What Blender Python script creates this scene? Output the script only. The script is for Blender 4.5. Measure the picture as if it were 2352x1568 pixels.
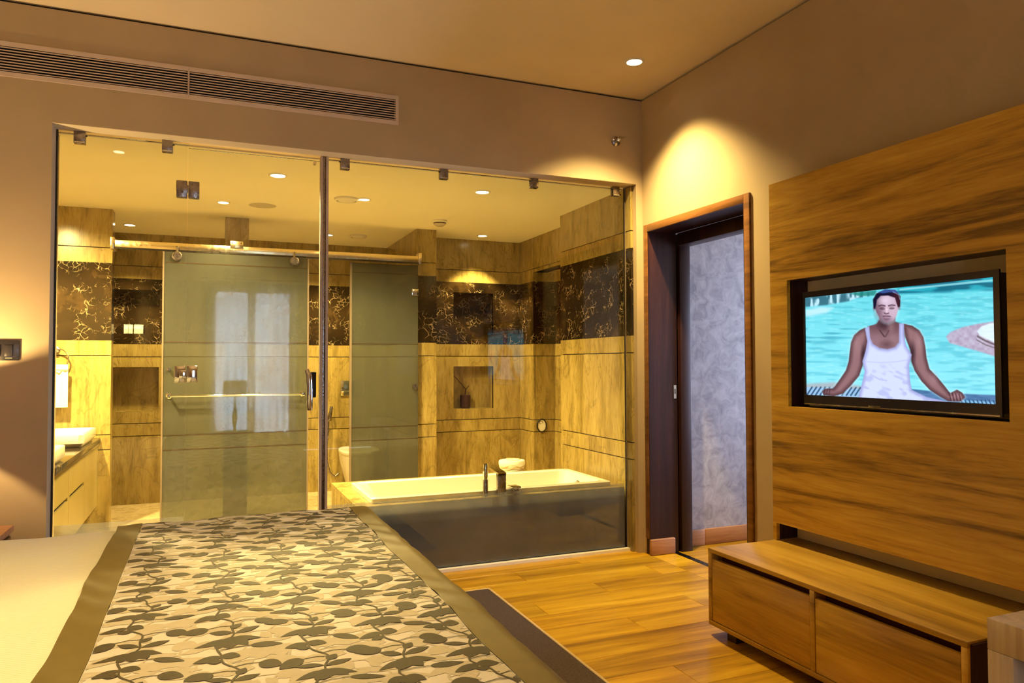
import bpy, bmesh, math, random
import numpy as np
from mathutils import Vector, Matrix

random.seed(7)
rng = np.random.default_rng(11)
scene = bpy.context.scene
COL = scene.collection
for o in list(bpy.data.objects):
    bpy.data.objects.remove(o)

# ------------------------------------------------------------------ camera
F_PX, PITCH, YAW, ROLL = 1686.0, 0.02982, 0.39434, -0.002915
_fw = Vector((math.sin(YAW) * math.cos(PITCH), math.cos(YAW) * math.cos(PITCH), math.sin(PITCH)))
_r0 = Vector((math.cos(YAW), -math.sin(YAW), 0))
_u0 = _r0.cross(_fw)
_rt = _r0 * math.cos(ROLL) + _u0 * math.sin(ROLL)
_up = _u0 * math.cos(ROLL) - _r0 * math.sin(ROLL)
cam_data = bpy.data.cameras.new('camera')
cam_data.sensor_width = 36.0
cam_data.lens = F_PX / 2352.0 * 36.0
cam_data.clip_start = 0.05
cam = bpy.data.objects.new('camera', cam_data)
COL.objects.link(cam)
_m = Matrix((_rt, _up, -_fw)).transposed().to_4x4()
_m.translation = Vector((0, 0, 1.27))
cam.matrix_world = _m
scene.camera = cam

# ------------------------------------------------------------------ world, exposure, daylight
world = bpy.data.worlds.new('sky')
scene.world = world
world.use_nodes = True
wn = world.node_tree.nodes
wn['Background'].inputs[0].default_value = (0.62, 0.80, 1.0, 1)
wn['Background'].inputs[1].default_value = 2.2
scene.view_settings.view_transform = 'Standard'
scene.view_settings.look = 'None'
scene.view_settings.gamma = 1.0
scene.view_settings.exposure = 0.36
scene.view_settings.use_curve_mapping = False
scene.cycles.caustics_reflective = False
scene.cycles.caustics_refractive = False
scene.cycles.max_bounces = 7
scene.cycles.diffuse_bounces = 4
scene.cycles.glossy_bounces = 4
scene.cycles.transparent_max_bounces = 12
scene.cycles.use_adaptive_sampling = True
scene.cycles.adaptive_threshold = 0.08
scene.cycles.use_light_tree = False
scene.cycles.sample_clamp_indirect = 4.0

WARM = (1.0, 0.73, 0.27)
P_ROOM_SPOT = 200.0      # bedroom ceiling downlights
P_BATH_SPOT = 275.0      # bathroom downlights
P_TABLE = 54.0          # bedside lamp
P_FILL_LAMP = 105.0          # added fill lamp by the bedroom window, behind the camera
P_WINDOW = 400.0         # daylight in the bedroom window
P_CORRIDOR = 110.0       # daylight in the corridor window


def area_light(name, loc, rot, sx, sy, power, color):
    d = bpy.data.lights.new(name, 'AREA')
    d.shape = 'RECTANGLE'
    d.size, d.size_y = sx, sy
    d.energy = power
    d.color = color
    o = bpy.data.objects.new(name, d)
    COL.objects.link(o)
    o.location = loc
    o.rotation_euler = rot
    return o


# daylight standing in the two window openings
area_light('bedroom_daylight', (0.63, -2.86, 1.3), (math.radians(90), 0, 0), 1.12, 2.15, P_WINDOW, (0.62, 0.78, 1.0))
area_light('corridor_daylight', (5.42, 3.55, 1.35), (0, math.radians(90), 0), 1.9, 1.0, P_CORRIDOR, (0.58, 0.65, 1.0))


# ------------------------------------------------------------------ helpers
def new_obj(name, mesh, m=None, parent=None):
    o = bpy.data.objects.new(name, mesh)
    COL.objects.link(o)
    if m is not None and not mesh.materials:
        mesh.materials.append(m)
    if parent is not None:
        o.parent = parent
        o.matrix_parent_inverse = parent.matrix_basis.inverted()
    return o


def tag(o, label, cat=None, group=None, kind=None):
    if label:
        o['label'] = label
    if cat:
        o['category'] = cat
    if group:
        o['group'] = group
    if kind:
        o['kind'] = kind
    return o


def thing(name, loc, label, cat, group=None):
    e = bpy.data.objects.new(name, None)
    COL.objects.link(e)
    e.location = loc
    e.empty_display_size = 0.1
    return tag(e, label, cat, group)


def from_bm(name, bm, m, parent=None, smooth=False, angle=None):
    me = bpy.data.meshes.new(name)
    bmesh.ops.recalc_face_normals(bm, faces=bm.faces[:])
    bm.to_mesh(me)
    bm.free()
    if smooth:
        for p in me.polygons:
            p.use_smooth = True
        if angle:
            try:
                me.set_sharp_from_angle(angle=angle)
            except Exception:
                pass
    return new_obj(name, me, m, parent)


def bm_box(bm, x0, x1, y0, y1, z0, z1, bev=0.0, seg=2):
    if x0 > x1: x0, x1 = x1, x0
    if y0 > y1: y0, y1 = y1, y0
    if z0 > z1: z0, z1 = z1, z0
    vs = [bm.verts.new(p) for p in
          [(x0, y0, z0), (x1, y0, z0), (x1, y1, z0), (x0, y1, z0), (x0, y0, z1), (x1, y0, z1), (x1, y1, z1), (x0, y1, z1)]]
    fs = [bm.faces.new([vs[i] for i in f]) for f in
          [(3, 2, 1, 0), (4, 5, 6, 7), (0, 1, 5, 4), (1, 2, 6, 5), (2, 3, 7, 6), (3, 0, 4, 7)]]
    if bev > 0:
        es = set()
        for f in fs:
            es.update(f.edges)
        bmesh.ops.bevel(bm, geom=list(es), offset=bev, segments=seg, affect='EDGES', profile=0.5)


def box(name, x0, x1, y0, y1, z0, z1, m, parent=None, bev=0.0, seg=2):
    bm = bmesh.new()
    bm_box(bm, x0, x1, y0, y1, z0, z1, bev, seg)
    return from_bm(name, bm, m, parent, smooth=bev > 0, angle=math.radians(35))


def frame_axes(d):
    d = Vector(d).normalized()
    a = Vector((0, 0, 1)) if abs(d.z) < 0.9 else Vector((1, 0, 0))
    u = d.cross(a).normalized()
    return u, d.cross(u).normalized()


def bm_tube(bm, pts, r, n=12, cap=True):
    pts = [Vector(p) for p in pts]
    rs = r if isinstance(r, (list, tuple)) else [r] * len(pts)
    rings = []
    u = None
    for i, p in enumerate(pts):
        d = (pts[min(i + 1, len(pts) - 1)] - pts[max(i - 1, 0)])
        if d.length < 1e-9:
            d = Vector((0, 0, 1))
        d.normalize()
        if u is None:
            u, v = frame_axes(d)
        else:
            u = (u - d * u.dot(d)).normalized()
            v = d.cross(u)
        rings.append([bm.verts.new(p + (u * math.cos(2 * math.pi * k / n) + v * math.sin(2 * math.pi * k / n)) * rs[i]) for k in range(n)])
    for a, b in zip(rings[:-1], rings[1:]):
        for k in range(n):
            bm.faces.new((a[k], a[(k + 1) % n], b[(k + 1) % n], b[k]))
    if cap:
        bm.faces.new(rings[0][::-1])
        bm.faces.new(rings[-1])


def tube(name, pts, r, m, parent=None, n=12):
    bm = bmesh.new()
    bm_tube(bm, pts, r, n)
    return from_bm(name, bm, m, parent, smooth=True, angle=math.radians(50))


def bm_lathe(bm, prof, center, axis=(0, 0, 1), n=28, sx=1.0):
    """prof: list of (radius, height) along axis."""
    ax = Vector(axis).normalized()
    u, v = frame_axes(ax)
    c = Vector(center)
    rings = []
    for r, hgt in prof:
        if r < 1e-6:
            rings.append([bm.verts.new(c + ax * hgt)])
        else:
            rings.append([bm.verts.new(c + ax * hgt + (u * math.cos(2 * math.pi * k / n) * sx + v * math.sin(2 * math.pi * k / n)) * r) for k in range(n)])
    for a, b in zip(rings[:-1], rings[1:]):
        if len(a) == 1 and len(b) == 1:
            continue
        for k in range(n):
            k2 = (k + 1) % n
            if len(a) == 1:
                bm.faces.new((a[0], b[k2], b[k]))
            elif len(b) == 1:
                bm.faces.new((a[k], a[k2], b[0]))
            else:
                bm.faces.new((a[k], a[k2], b[k2], b[k]))


def lathe(name, prof, center, m, parent=None, axis=(0, 0, 1), n=28, sx=1.0):
    bm = bmesh.new()
    bm_lathe(bm, prof, center, axis, n, sx)
    return from_bm(name, bm, m, parent, smooth=True, angle=math.radians(35))


def bm_plate(bm, axis, p0, p1, u0, u1, v0, v1, holes=()):
    """slab perpendicular to axis ('x': u=Y v=Z, 'y': u=X v=Z, 'z': u=X v=Y) with rectangular holes."""
    us = sorted({u0, u1, *[min(max(t, u0), u1) for h in holes for t in h[:2]]})
    vs = sorted({v0, v1, *[min(max(t, v0), v1) for h in holes for t in h[2:]]})
    nu, nv = len(us) - 1, len(vs) - 1

    def solid(i, j):
        if i < 0 or j < 0 or i >= nu or j >= nv:
            return False
        cu, cv = (us[i] + us[i + 1]) / 2, (vs[j] + vs[j + 1]) / 2
        return not any(h[0] < cu < h[1] and h[2] < cv < h[3] for h in holes)

    cache = {}

    def V(i, j, k):
        key = (i, j, k)
        if key not in cache:
            a, b, c = us[i], vs[j], (p0, p1)[k]
            co = {'x': (c, a, b), 'y': (a, c, b), 'z': (a, b, c)}[axis]
            cache[key] = bm.verts.new(co)
        return cache[key]

    for i in range(nu):
        for j in range(nv):
            if not solid(i, j):
                continue
            for k in (0, 1):
                bm.faces.new((V(i, j, k), V(i + 1, j, k), V(i + 1, j + 1, k), V(i, j + 1, k)))
            if not solid(i - 1, j):
                bm.faces.new((V(i, j, 0), V(i, j + 1, 0), V(i, j + 1, 1), V(i, j, 1)))
            if not solid(i + 1, j):
                bm.faces.new((V(i + 1, j, 0), V(i + 1, j + 1, 0), V(i + 1, j + 1, 1), V(i + 1, j, 1)))
            if not solid(i, j - 1):
                bm.faces.new((V(i, j, 0), V(i + 1, j, 0), V(i + 1, j, 1), V(i, j, 1)))
            if not solid(i, j + 1):
                bm.faces.new((V(i, j + 1, 0), V(i + 1, j + 1, 0), V(i + 1, j + 1, 1), V(i, j + 1, 1)))


def plate(name, axis, p0, p1, u0, u1, v0, v1, m, holes=(), parent=None):
    bm = bmesh.new()
    bm_plate(bm, axis, p0, p1, u0, u1, v0, v1, holes)
    return from_bm(name, bm, m, parent)


def structure(o, label=None):
    o['kind'] = 'structure'
    if label:
        o['label'] = label
    return o


# ------------------------------------------------------------------ materials
def srgb(r, g, b):
    f = lambda c: (c / 12.92 if c <= 0.04045 else ((c + 0.055) / 1.055) ** 2.4)
    return (f(r / 255), f(g / 255), f(b / 255), 1)


class NT:
    def __init__(self, name):
        self.m = bpy.data.materials.new(name)
        self.m.use_nodes = True
        self.t = self.m.node_tree
        self.n = self.t.nodes
        self.l = self.t.links
        self.b = self.n.get('Principled BSDF')
        self.out = self.n.get('Material Output')

    def add(self, typ, **kw):
        nd = self.n.new(typ)
        for k, v in kw.items():
            setattr(nd, k, v)
        return nd

    def link(self, a, b):
        self.l.new(a, b)

    def coords(self, scale=(1, 1, 1), loc=(0, 0, 0), rot=(0, 0, 0), rand=0.0):
        tc = self.add('ShaderNodeTexCoord')
        mp = self.add('ShaderNodeMapping')
        mp.inputs['Scale'].default_value = scale
        mp.inputs['Location'].default_value = loc
        mp.inputs['Rotation'].default_value = rot
        src = tc.outputs['Object']
        if rand:
            oi = self.add('ShaderNodeObjectInfo')
            mu = self.add('ShaderNodeMath', operation='MULTIPLY')
            self.link(oi.outputs['Random'], mu.inputs[0])
            mu.inputs[1].default_value = rand
            va = self.add('ShaderNodeVectorMath', operation='ADD')
            self.link(src, va.inputs[0])
            self.link(mu.outputs[0], va.inputs[1])
            src = va.outputs[0]
        self.link(src, mp.inputs[0])
        return mp.outputs[0]

    def noise(self, vec, scale, detail=4, rough=0.55, dist=0.0):
        nd = self.add('ShaderNodeTexNoise')
        nd.inputs['Scale'].default_value = scale
        nd.inputs['Detail'].default_value = detail
        nd.inputs['Roughness'].default_value = rough
        nd.inputs['Distortion'].default_value = dist
        self.link(vec, nd.inputs['Vector'])
        return nd

    def ramp(self, fac, stops, interp='LINEAR'):
        r = self.add('ShaderNodeValToRGB')
        r.color_ramp.interpolation = interp
        e = r.color_ramp.elements
        while len(e) < len(stops):
            e.new(0.5)
        for i, (p, c) in enumerate(stops):
            e[i].position = p
            e[i].color = c
        self.link(fac, r.inputs[0])
        return r

    def mix(self, fac, a, b, mode='MIX'):
        x = self.add('ShaderNodeMix', data_type='RGBA', blend_type=mode)
        for sock, val in ((x.inputs[0], fac), (x.inputs[6], a), (x.inputs[7], b)):
            if hasattr(val, 'links') or hasattr(val, 'node'):
                self.link(val, sock)
            else:
                sock.default_value = val
        return x.outputs[2]

    def bump(self, height, strength=0.2, dist=0.01):
        b = self.add('ShaderNodeBump')
        b.inputs['Strength'].default_value = strength
        b.inputs['Distance'].default_value = dist
        self.link(height, b.inputs['Height'])
        self.link(b.outputs[0], self.b.inputs['Normal'])

    def base(self, c):
        if hasattr(c, 'node'):
            self.link(c, self.b.inputs['Base Color'])
        else:
            self.b.inputs['Base Color'].default_value = c

    def set(self, **kw):
        for k, v in kw.items():
            self.b.inputs[k].default_value = v
        return self


def paint(name, col, rough=0.6, var=0.06, scale=9.0, spec=0.3):
    t = NT(name)
    n = t.noise(t.coords(), scale, 2)
    dark = tuple(c * (1 - var) for c in col[:3]) + (1,)
    light = tuple(min(1, c * (1 + var)) for c in col[:3]) + (1,)
    t.base(t.ramp(n.outputs[0], [(0.3, dark), (0.7, light)]).outputs[0])
    t.set(Roughness=rough)
    t.b.inputs['Specular IOR Level'].default_value = spec
    return t.m


def metal(name, col, rough=0.18):
    t = NT(name)
    n = t.noise(t.coords(), 40, 3)
    r = t.ramp(n.outputs[0], [(0.3, (rough * 0.7,) * 3 + (1,)), (0.7, (rough * 1.3,) * 3 + (1,))])
    t.link(r.outputs[0], t.b.inputs['Roughness'])
    t.base(col)
    t.set(Metallic=1.0)
    return t.m


def emitter(name, col, strength):
    t = NT(name)
    n = t.noise(t.coords(), 6, 1)
    r = t.ramp(n.outputs[0], [(0.0, tuple(c * 0.96 for c in col[:3]) + (1,)), (1.0, col)])
    e = t.add('ShaderNodeEmission')
    t.link(r.outputs[0], e.inputs[0])
    e.inputs[1].default_value = strength
    t.link(e.outputs[0], t.out.inputs[0])
    t.m.cycles.emission_sampling = 'NONE'
    return t.m


def wood(name, dark, mid, light, grain='y', rough=0.35, freq=9.0, rand=0.0, wave=0.5, spec=0.5):
    """grain runs along the named world axis"""
    t = NT(name)
    st = {'x': (0.07, 1, 1), 'y': (1, 0.07, 1), 'z': (1, 1, 0.07)}[grain]
    v = t.coords(scale=st, rand=rand)
    n1 = t.noise(v, freq, 4, 0.6, 1.2)
    n2 = t.noise(v, freq * 9, 3, 0.6)
    n3 = t.noise(t.coords(scale=tuple(0.35 * s if s < 1 else s for s in st), rand=rand * 1.3 + 0.01), freq * 0.33, 3, 0.5, 0.8)
    a = t.add('ShaderNodeMath', operation='MULTIPLY_ADD')
    t.link(n2.outputs[0], a.inputs[0])
    a.inputs[1].default_value = 0.35
    t.link(n1.outputs[0], a.inputs[2])
    b = t.add('ShaderNodeMath', operation='MULTIPLY_ADD')
    t.link(n3.outputs[0], b.inputs[0])
    b.inputs[1].default_value = wave
    t.link(a.outputs[0], b.inputs[2])
    lo = 0.5 + 0.175 + wave * 0.5
    r = t.ramp(b.outputs[0], [(max(0.0, lo - 0.62), dark), (0.5, mid), (1.0, light)])
    c = t.add('ShaderNodeMapRange')
    t.link(b.outputs[0], c.inputs[0])
    c.inputs[1].default_value = lo - 0.32
    c.inputs[2].default_value = lo + 0.32
    t.l.remove(r.inputs[0].links[0])
    t.link(c.outputs[0], r.inputs[0])
    r.color_ramp.elements[0].position = 0.12
    r.color_ramp.elements[1].position = 0.5
    r.color_ramp.elements[2].position = 0.92
    col = r.outputs[0]
    if rand:
        oi = t.add('ShaderNodeObjectInfo')
        rr = t.ramp(oi.outputs['Random'], [(0, (0.82, 0.82, 0.82, 1)), (1, (1.12, 1.1, 1.06, 1))])
        col = t.mix(1.0, col, rr.outputs[0], 'MULTIPLY')
    t.base(col)
    t.set(Roughness=rough)
    t.b.inputs['Specular IOR Level'].default_value = spec
    return t.m


def stone_mat(name, dark, mid, light, rough=0.22):
    t = NT(name)
    v = t.coords(scale=(1.0, 1.0, 0.22), rand=7.0)
    n1 = t.noise(v, 11, 5, 0.65, 0.6)
    r = t.ramp(n1.outputs[0], [(0.30, dark), (0.5, mid), (0.72, light)])
    v2 = t.coords(scale=(1, 1, 0.6), rand=7.0)
    n2 = t.noise(v2, 2.2, 4, 0.6, 1.6)
    vein = t.ramp(n2.outputs[0], [(0.485, (0, 0, 0, 1)), (0.5, (1, 1, 1, 1)), (0.515, (0, 0, 0, 1))])
    c = t.mix(vein.outputs[0], r.outputs[0], tuple(x * 0.55 for x in dark[:3]) + (1,))
    mx = c.node
    ml = t.add('ShaderNodeMath', operation='MULTIPLY')
    t.link(vein.outputs[0], ml.inputs[0])
    ml.inputs[1].default_value = 0.4
    t.link(ml.outputs[0], mx.inputs[0])
    n3 = t.noise(t.coords(scale=(1, 1, 0.12), rand=7.0), 90, 3)
    sp = t.ramp(n3.outputs[0], [(0.30, (0.72, 0.68, 0.6, 1)), (0.46, (1, 1, 1, 1))])
    c = t.mix(1.0, c, sp.outputs[0], 'MULTIPLY')
    t.base(c)
    t.set(Roughness=rough)
    return t.m


def marble_mat(name):
    t = NT(name)
    v = t.coords(rand=5.0)
    n0 = t.noise(v, 3.5, 5, 0.6, 0.5)
    ground = t.ramp(n0.outputs[0], [(0.3, (0.005, 0.003, 0.0015, 1)), (0.55, (0.020, 0.011, 0.004, 1)), (0.74, (0.065, 0.036, 0.012, 1)), (0.9, (0.15, 0.085, 0.03, 1))])
    nd = t.noise(v, 5.0, 4, 0.6)
    va = t.add('ShaderNodeVectorMath', operation='MULTIPLY_ADD')
    t.link(nd.outputs['Color'], va.inputs[0])
    va.inputs[1].default_value = (0.16, 0.16, 0.16)
    t.link(v, va.inputs[2])
    masks = []
    for sc, w in ((12.0, 0.016), (24.0, 0.024)):
        vo = t.add('ShaderNodeTexVoronoi', feature='DISTANCE_TO_EDGE')
        vo.inputs['Scale'].default_value = sc
        t.link(va.outputs[0], vo.inputs['Vector'])
        masks.append(t.ramp(vo.outputs['Distance'], [(0.0, (1, 1, 1, 1)), (w, (0.25, 0.25, 0.25, 1)), (w * 2.2, (0, 0, 0, 1))]).outputs[0])
    nm = t.noise(v, 6.5, 4, 0.6)
    k1 = t.ramp(nm.outputs[0], [(0.53, (0, 0, 0, 1)), (0.70, (1, 1, 1, 1))]).outputs[0]
    nm2 = t.noise(t.coords(loc=(3, 1, 2), rand=5.0), 9.0, 4, 0.6)
    k2 = t.ramp(nm2.outputs[0], [(0.52, (0, 0, 0, 1)), (0.66, (1, 1, 1, 1))]).outputs[0]
    m1 = t.mix(1.0, masks[0], k1, 'MULTIPLY')
    m2 = t.mix(1.0, masks[1], k2, 'MULTIPLY')
    mm = t.mix(1.0, m1, m2, 'ADD')
    c = t.mix(mm, ground.outputs[0], (0.62, 0.46, 0.24, 1))
    t.base(c)
    t.set(Roughness=0.12)
    return t.m


def clear_glass(name, tint=(0.97, 0.99, 0.97, 1), boost=1.0):
    t = NT(name)
    tr = t.add('ShaderNodeBsdfTransparent')
    n = t.noise(t.coords(), 2, 1)
    tr_c = t.ramp(n.outputs[0], [(0, tint), (1, tint)])
    t.link(tr_c.outputs[0], tr.inputs[0])
    gl = t.add('ShaderNodeBsdfGlossy')
    gl.inputs['Roughness'].default_value = 0.0
    fr = t.add('ShaderNodeFresnel')
    fr.inputs[0].default_value = 1.5
    mx = t.add('ShaderNodeMixShader')
    ml = t.add('ShaderNodeMath', operation='MULTIPLY')
    t.link(fr.outputs[0], ml.inputs[0])
    ml.inputs[1].default_value = boost
    t.link(ml.outputs[0], mx.inputs[0])
    t.link(tr.outputs[0], mx.inputs[1])
    t.link(gl.outputs[0], mx.inputs[2])
    t.link(mx.outputs[0], t.out.inputs[0])
    return t.m


def frosted_glass(name, col):
    t = NT(name)
    n = t.noise(t.coords(scale=(1, 1, 0.05)), 18, 3)
    c = t.ramp(n.outputs[0], [(0.3, tuple(x * 0.9 for x in col[:3]) + (1,)), (0.7, col)])
    di = t.add('ShaderNodeBsdfDiffuse')
    t.link(c.outputs[0], di.inputs[0])
    rf = t.add('ShaderNodeBsdfRefraction')
    rf.inputs['Roughness'].default_value = 0.16
    rf.inputs['IOR'].default_value = 1.06
    rf.inputs['Color'].default_value = (0.62, 0.66, 0.58, 1)
    tl = t.add('ShaderNodeBsdfTranslucent')
    t.link(c.outputs[0], tl.inputs[0])
    m1 = t.add('ShaderNodeMixShader')
    m1.inputs[0].default_value = 0.4
    t.link(di.outputs[0], m1.inputs[1])
    t.link(tl.outputs[0], m1.inputs[2])
    m2 = t.add('ShaderNodeMixShader')
    m2.inputs[0].default_value = 0.5
    t.link(m1.outputs[0], m2.inputs[1])
    t.link(rf.outputs[0], m2.inputs[2])
    gl = t.add('ShaderNodeBsdfGlossy')
    gl.inputs['Roughness'].default_value = 0.08
    fr = t.add('ShaderNodeFresnel')
    fr.inputs[0].default_value = 1.45
    m3 = t.add('ShaderNodeMixShader')
    t.link(fr.outputs[0], m3.inputs[0])
    t.link(m2.outputs[0], m3.inputs[1])
    t.link(gl.outputs[0], m3.inputs[2])
    t.link(m3.outputs[0], t.out.inputs[0])
    return t.m


def film_mat(name):
    """frosted film on the foot of the panes: opaque below, thinning to its top edge"""
    t = NT(name)
    tc = t.add('ShaderNodeTexCoord')
    sx = t.add('ShaderNodeSeparateXYZ')
    t.link(tc.outputs['Object'], sx.inputs[0])
    mr = t.add('ShaderNodeMapRange')
    mr.interpolation_type = 'SMOOTHSTEP'
    t.link(sx.outputs[2], mr.inputs[0])
    mr.inputs[1].default_value = 0.31
    mr.inputs[2].default_value = 0.455
    mr.inputs[3].default_value = 0.94
    mr.inputs[4].default_value = 0.28
    n = t.noise(t.coords(), 5, 5)
    c = t.ramp(n.outputs[0], [(0.3, srgb(184, 186, 196)), (0.7, srgb(204, 206, 216))])
    di = t.add('ShaderNodeBsdfDiffuse')
    t.link(c.outputs[0], di.inputs[0])
    tl = t.add('ShaderNodeBsdfTranslucent')
    t.link(c.outputs[0], tl.inputs[0])
    m0 = t.add('ShaderNodeMixShader')
    m0.inputs[0].default_value = 0.25
    t.link(di.outputs[0], m0.inputs[1])
    t.link(tl.outputs[0], m0.inputs[2])
    tr = t.add('ShaderNodeBsdfTransparent')
    m1 = t.add('ShaderNodeMixShader')
    t.link(mr.outputs[0], m1.inputs[0])
    t.link(tr.outputs[0], m1.inputs[1])
    t.link(m0.outputs[0], m1.inputs[2])
    t.link(m1.outputs[0], t.out.inputs[0])
    return t.m


def fabric(name, col, var=0.08, scale=60, rough=0.8, sheen=0.2, bump=0.1, stripes=None):
    t = NT(name)
    n = t.noise(t.coords(), scale, 4)
    c = t.ramp(n.outputs[0], [(0.3, tuple(x * (1 - var) for x in col[:3]) + (1,)), (0.7, tuple(min(1, x * (1 + var)) for x in col[:3]) + (1,))])
    t.base(c.outputs[0])
    t.set(Roughness=rough)
    t.b.inputs['Sheen Weight'].default_value = sheen
    if stripes:
        w = t.add('ShaderNodeTexWave', wave_type='BANDS', bands_direction=stripes[0])
        w.inputs['Scale'].default_value = stripes[1]
        w.inputs['Distortion'].default_value = 0.15
        t.link(t.coords(), w.inputs['Vector'])
        sc = t.ramp(w.outputs[0], [(0.35, (0.90, 0.89, 0.86, 1)), (0.65, (1, 1, 1, 1))])
        t.base(t.mix(1.0, c.outputs[0], sc.outputs[0], 'MULTIPLY'))
        t.bump(w.outputs[0], 0.25, 0.003)
    else:
        t.bump(n.outputs[0], bump, 0.004)
    return t.m


M = {}
M['wall'] = paint('wall_paint', (0.45, 0.345, 0.215, 1), 0.55, 0.04, 3.0)
M['ceiling'] = paint('ceiling_paint', (0.88, 0.74, 0.50, 1), 0.7, 0.03, 2.0)
M['bath_ceiling'] = paint('bath_ceiling_paint', (0.92, 0.86, 0.66, 1), 0.6, 0.03, 1.5)
M['shadow_gap'] = paint('gap_dark', (0.03, 0.02, 0.012, 1), 0.9)
M['backing'] = paint('joint_backing', (0.035, 0.02, 0.01, 1), 0.9)
M['plaster'] = NT('corridor_plaster')
_t = M['plaster']
_n = _t.noise(_t.coords(), 11.0, 8, 0.66, 0.9)
_t.base(_t.ramp(_n.outputs[0], [(0.32, (0.23, 0.215, 0.24, 1)), (0.5, (0.36, 0.34, 0.37, 1)), (0.68, (0.47, 0.45, 0.48, 1))]).outputs[0])
_t.set(Roughness=0.55)
_t.bump(_n.outputs[0], 0.12, 0.01)
M['plaster'] = _t.m
M['stone'] = stone_mat('beige_marble', (0.19, 0.13, 0.036, 1), (0.33, 0.24, 0.072, 1), (0.43, 0.325, 0.112, 1))
M['marble'] = marble_mat('dark_veined_marble')
M['bath_floor'] = stone_mat('bath_floor_stone', (0.42, 0.31, 0.16, 1), (0.58, 0.45, 0.26, 1), (0.66, 0.53, 0.33, 1), 0.18)
M['panel_wood'] = wood('panel_veneer', (0.16, 0.074, 0.005, 1), (0.46, 0.245, 0.022, 1), (0.62, 0.37, 0.045, 1), 'y', 0.36, 15.0, wave=0.75)
M['bench_wood'] = wood('bench_veneer', (0.20, 0.10, 0.010, 1), (0.44, 0.25, 0.032, 1), (0.58, 0.36, 0.06, 1), 'y', 0.3, 9.0, rand=3.0, wave=0.6)
M['desk_wood'] = wood('desk_veneer', (0.36, 0.25, 0.15, 1), (0.54, 0.40, 0.26, 1), (0.64, 0.49, 0.34, 1), 'z', 0.4, 12.0, wave=0.3)
M['dark_wood'] = wood('dark_stained_wood', (0.014, 0.004, 0.004, 1), (0.030, 0.009, 0.008, 1), (0.056, 0.018, 0.013, 1), 'z', 0.42, 14.0, wave=0.3, spec=0.35)
M['frame_wood'] = wood('door_frame_wood', (0.10, 0.038, 0.012, 1), (0.19, 0.078, 0.022, 1), (0.28, 0.125, 0.04, 1), 'y', 0.35, 12.0, wave=0.3)
M['skirting'] = wood('skirting_wood', (0.26, 0.11, 0.045, 1), (0.40, 0.185, 0.08, 1), (0.50, 0.26, 0.12, 1), 'x', 0.4, 14.0, wave=0.3)
M['plank'] = wood('floor_plank_wood', (0.24, 0.108, 0.003, 1), (0.48, 0.252, 0.006, 1), (0.65, 0.38, 0.018, 1), 'x', 0.34, 9.0, rand=11.0, wave=0.7)
M['drawer_in'] = paint('drawer_inside_red', (0.10, 0.025, 0.012, 1), 0.6)  # dark reddish colour of the drawer insides
M['chrome'] = metal('chrome', (0.78, 0.78, 0.78, 1), 0.08)
M['steel'] = metal('brushed_steel', (0.42, 0.37, 0.33, 1), 0.3)
M['dark_steel'] = metal('dark_steel', (0.30, 0.26, 0.25, 1), 0.28)
M['black_metal'] = metal('black_metal', (0.05, 0.045, 0.04, 1), 0.35)
M['alu'] = paint('aluminium_profile', (0.46, 0.37, 0.31, 1), 0.6, 0.03, spec=0.3)
M['profile'] = paint('door_profile', (0.16, 0.12, 0.09, 1), 0.5, 0.04)
M['brass'] = metal('satin_rail', (0.86, 0.74, 0.50, 1), 0.22)
M['grille'] = paint('grille_paint', (0.62, 0.50, 0.42, 1), 0.5, 0.03)
M['grille_dark'] = paint('grille_void', (0.012, 0.009, 0.007, 1), 0.9)
M['glass'] = clear_glass('clear_glass', boost=1.0)
M['frosted'] = frosted_glass('frosted_glass', (0.16, 0.165, 0.14, 1))
M['film'] = film_mat('frosted_film')
M['white_gloss'] = paint('white_ceramic', (0.74, 0.71, 0.62, 1), 0.12, 0.02, 2.0, 0.5)
M['white_plastic'] = paint('white_plastic', (0.80, 0.76, 0.66, 1), 0.4, 0.03)
M['grey_plastic'] = paint('grey_plastic', (0.50, 0.44, 0.33, 1), 0.5, 0.03)
M['black_plastic'] = paint('black_plastic', (0.02, 0.017, 0.02, 1), 0.25, 0.05, spec=0.5)
M['bezel'] = paint('tv_bezel', (0.022, 0.018, 0.024, 1), 0.22, 0.05, spec=0.5)
M['lamp_lens'] = emitter('lamp_lens', (1.0, 0.83, 0.52, 1), 14.0)
M['sheet'] = fabric('white_striped_sheet', (0.84, 0.80, 0.68, 1), 0.02, 40, 0.75, 0.2, stripes=('Y', 26.0))
M['runner'] = fabric('runner_satin', (0.61, 0.545, 0.54, 1), 0.03, 25, 0.55, 0.0, 0.05)
M['border'] = fabric('gold_satin', (0.14, 0.094, 0.012, 1), 0.08, 18, 0.5, 0.0, 0.08)
M['leaf_dark'] = fabric('leaf_brown', (0.040, 0.024, 0.006, 1), 0.10, 50, 0.6, 0.0, 0.05)
M['leaf_pale'] = fabric('leaf_beige', (0.47, 0.40, 0.33, 1), 0.06, 50, 0.6, 0.0, 0.05)
M['rug'] = fabric('brown_pile', (0.055, 0.031, 0.018, 1), 0.55, 170, 0.95, 0.0, 0.8)
M['piping'] = fabric('rug_piping', (0.55, 0.38, 0.17, 1), 0.1, 90, 0.8)
M['towel'] = fabric('white_terry', (0.86, 0.80, 0.66, 1), 0.05, 120, 0.95, 0.4, 0.5)
_t = NT('lamp_shade_linen')
_n = _t.noise(_t.coords(), 90, 3)
_c = _t.ramp(_n.outputs[0], [(0.3, (0.62, 0.50, 0.36, 1)), (0.7, (0.72, 0.60, 0.44, 1))])
_d = _t.add('ShaderNodeBsdfDiffuse')
_l = _t.add('ShaderNodeBsdfTranslucent')
_x = _t.add('ShaderNodeMixShader')
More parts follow.
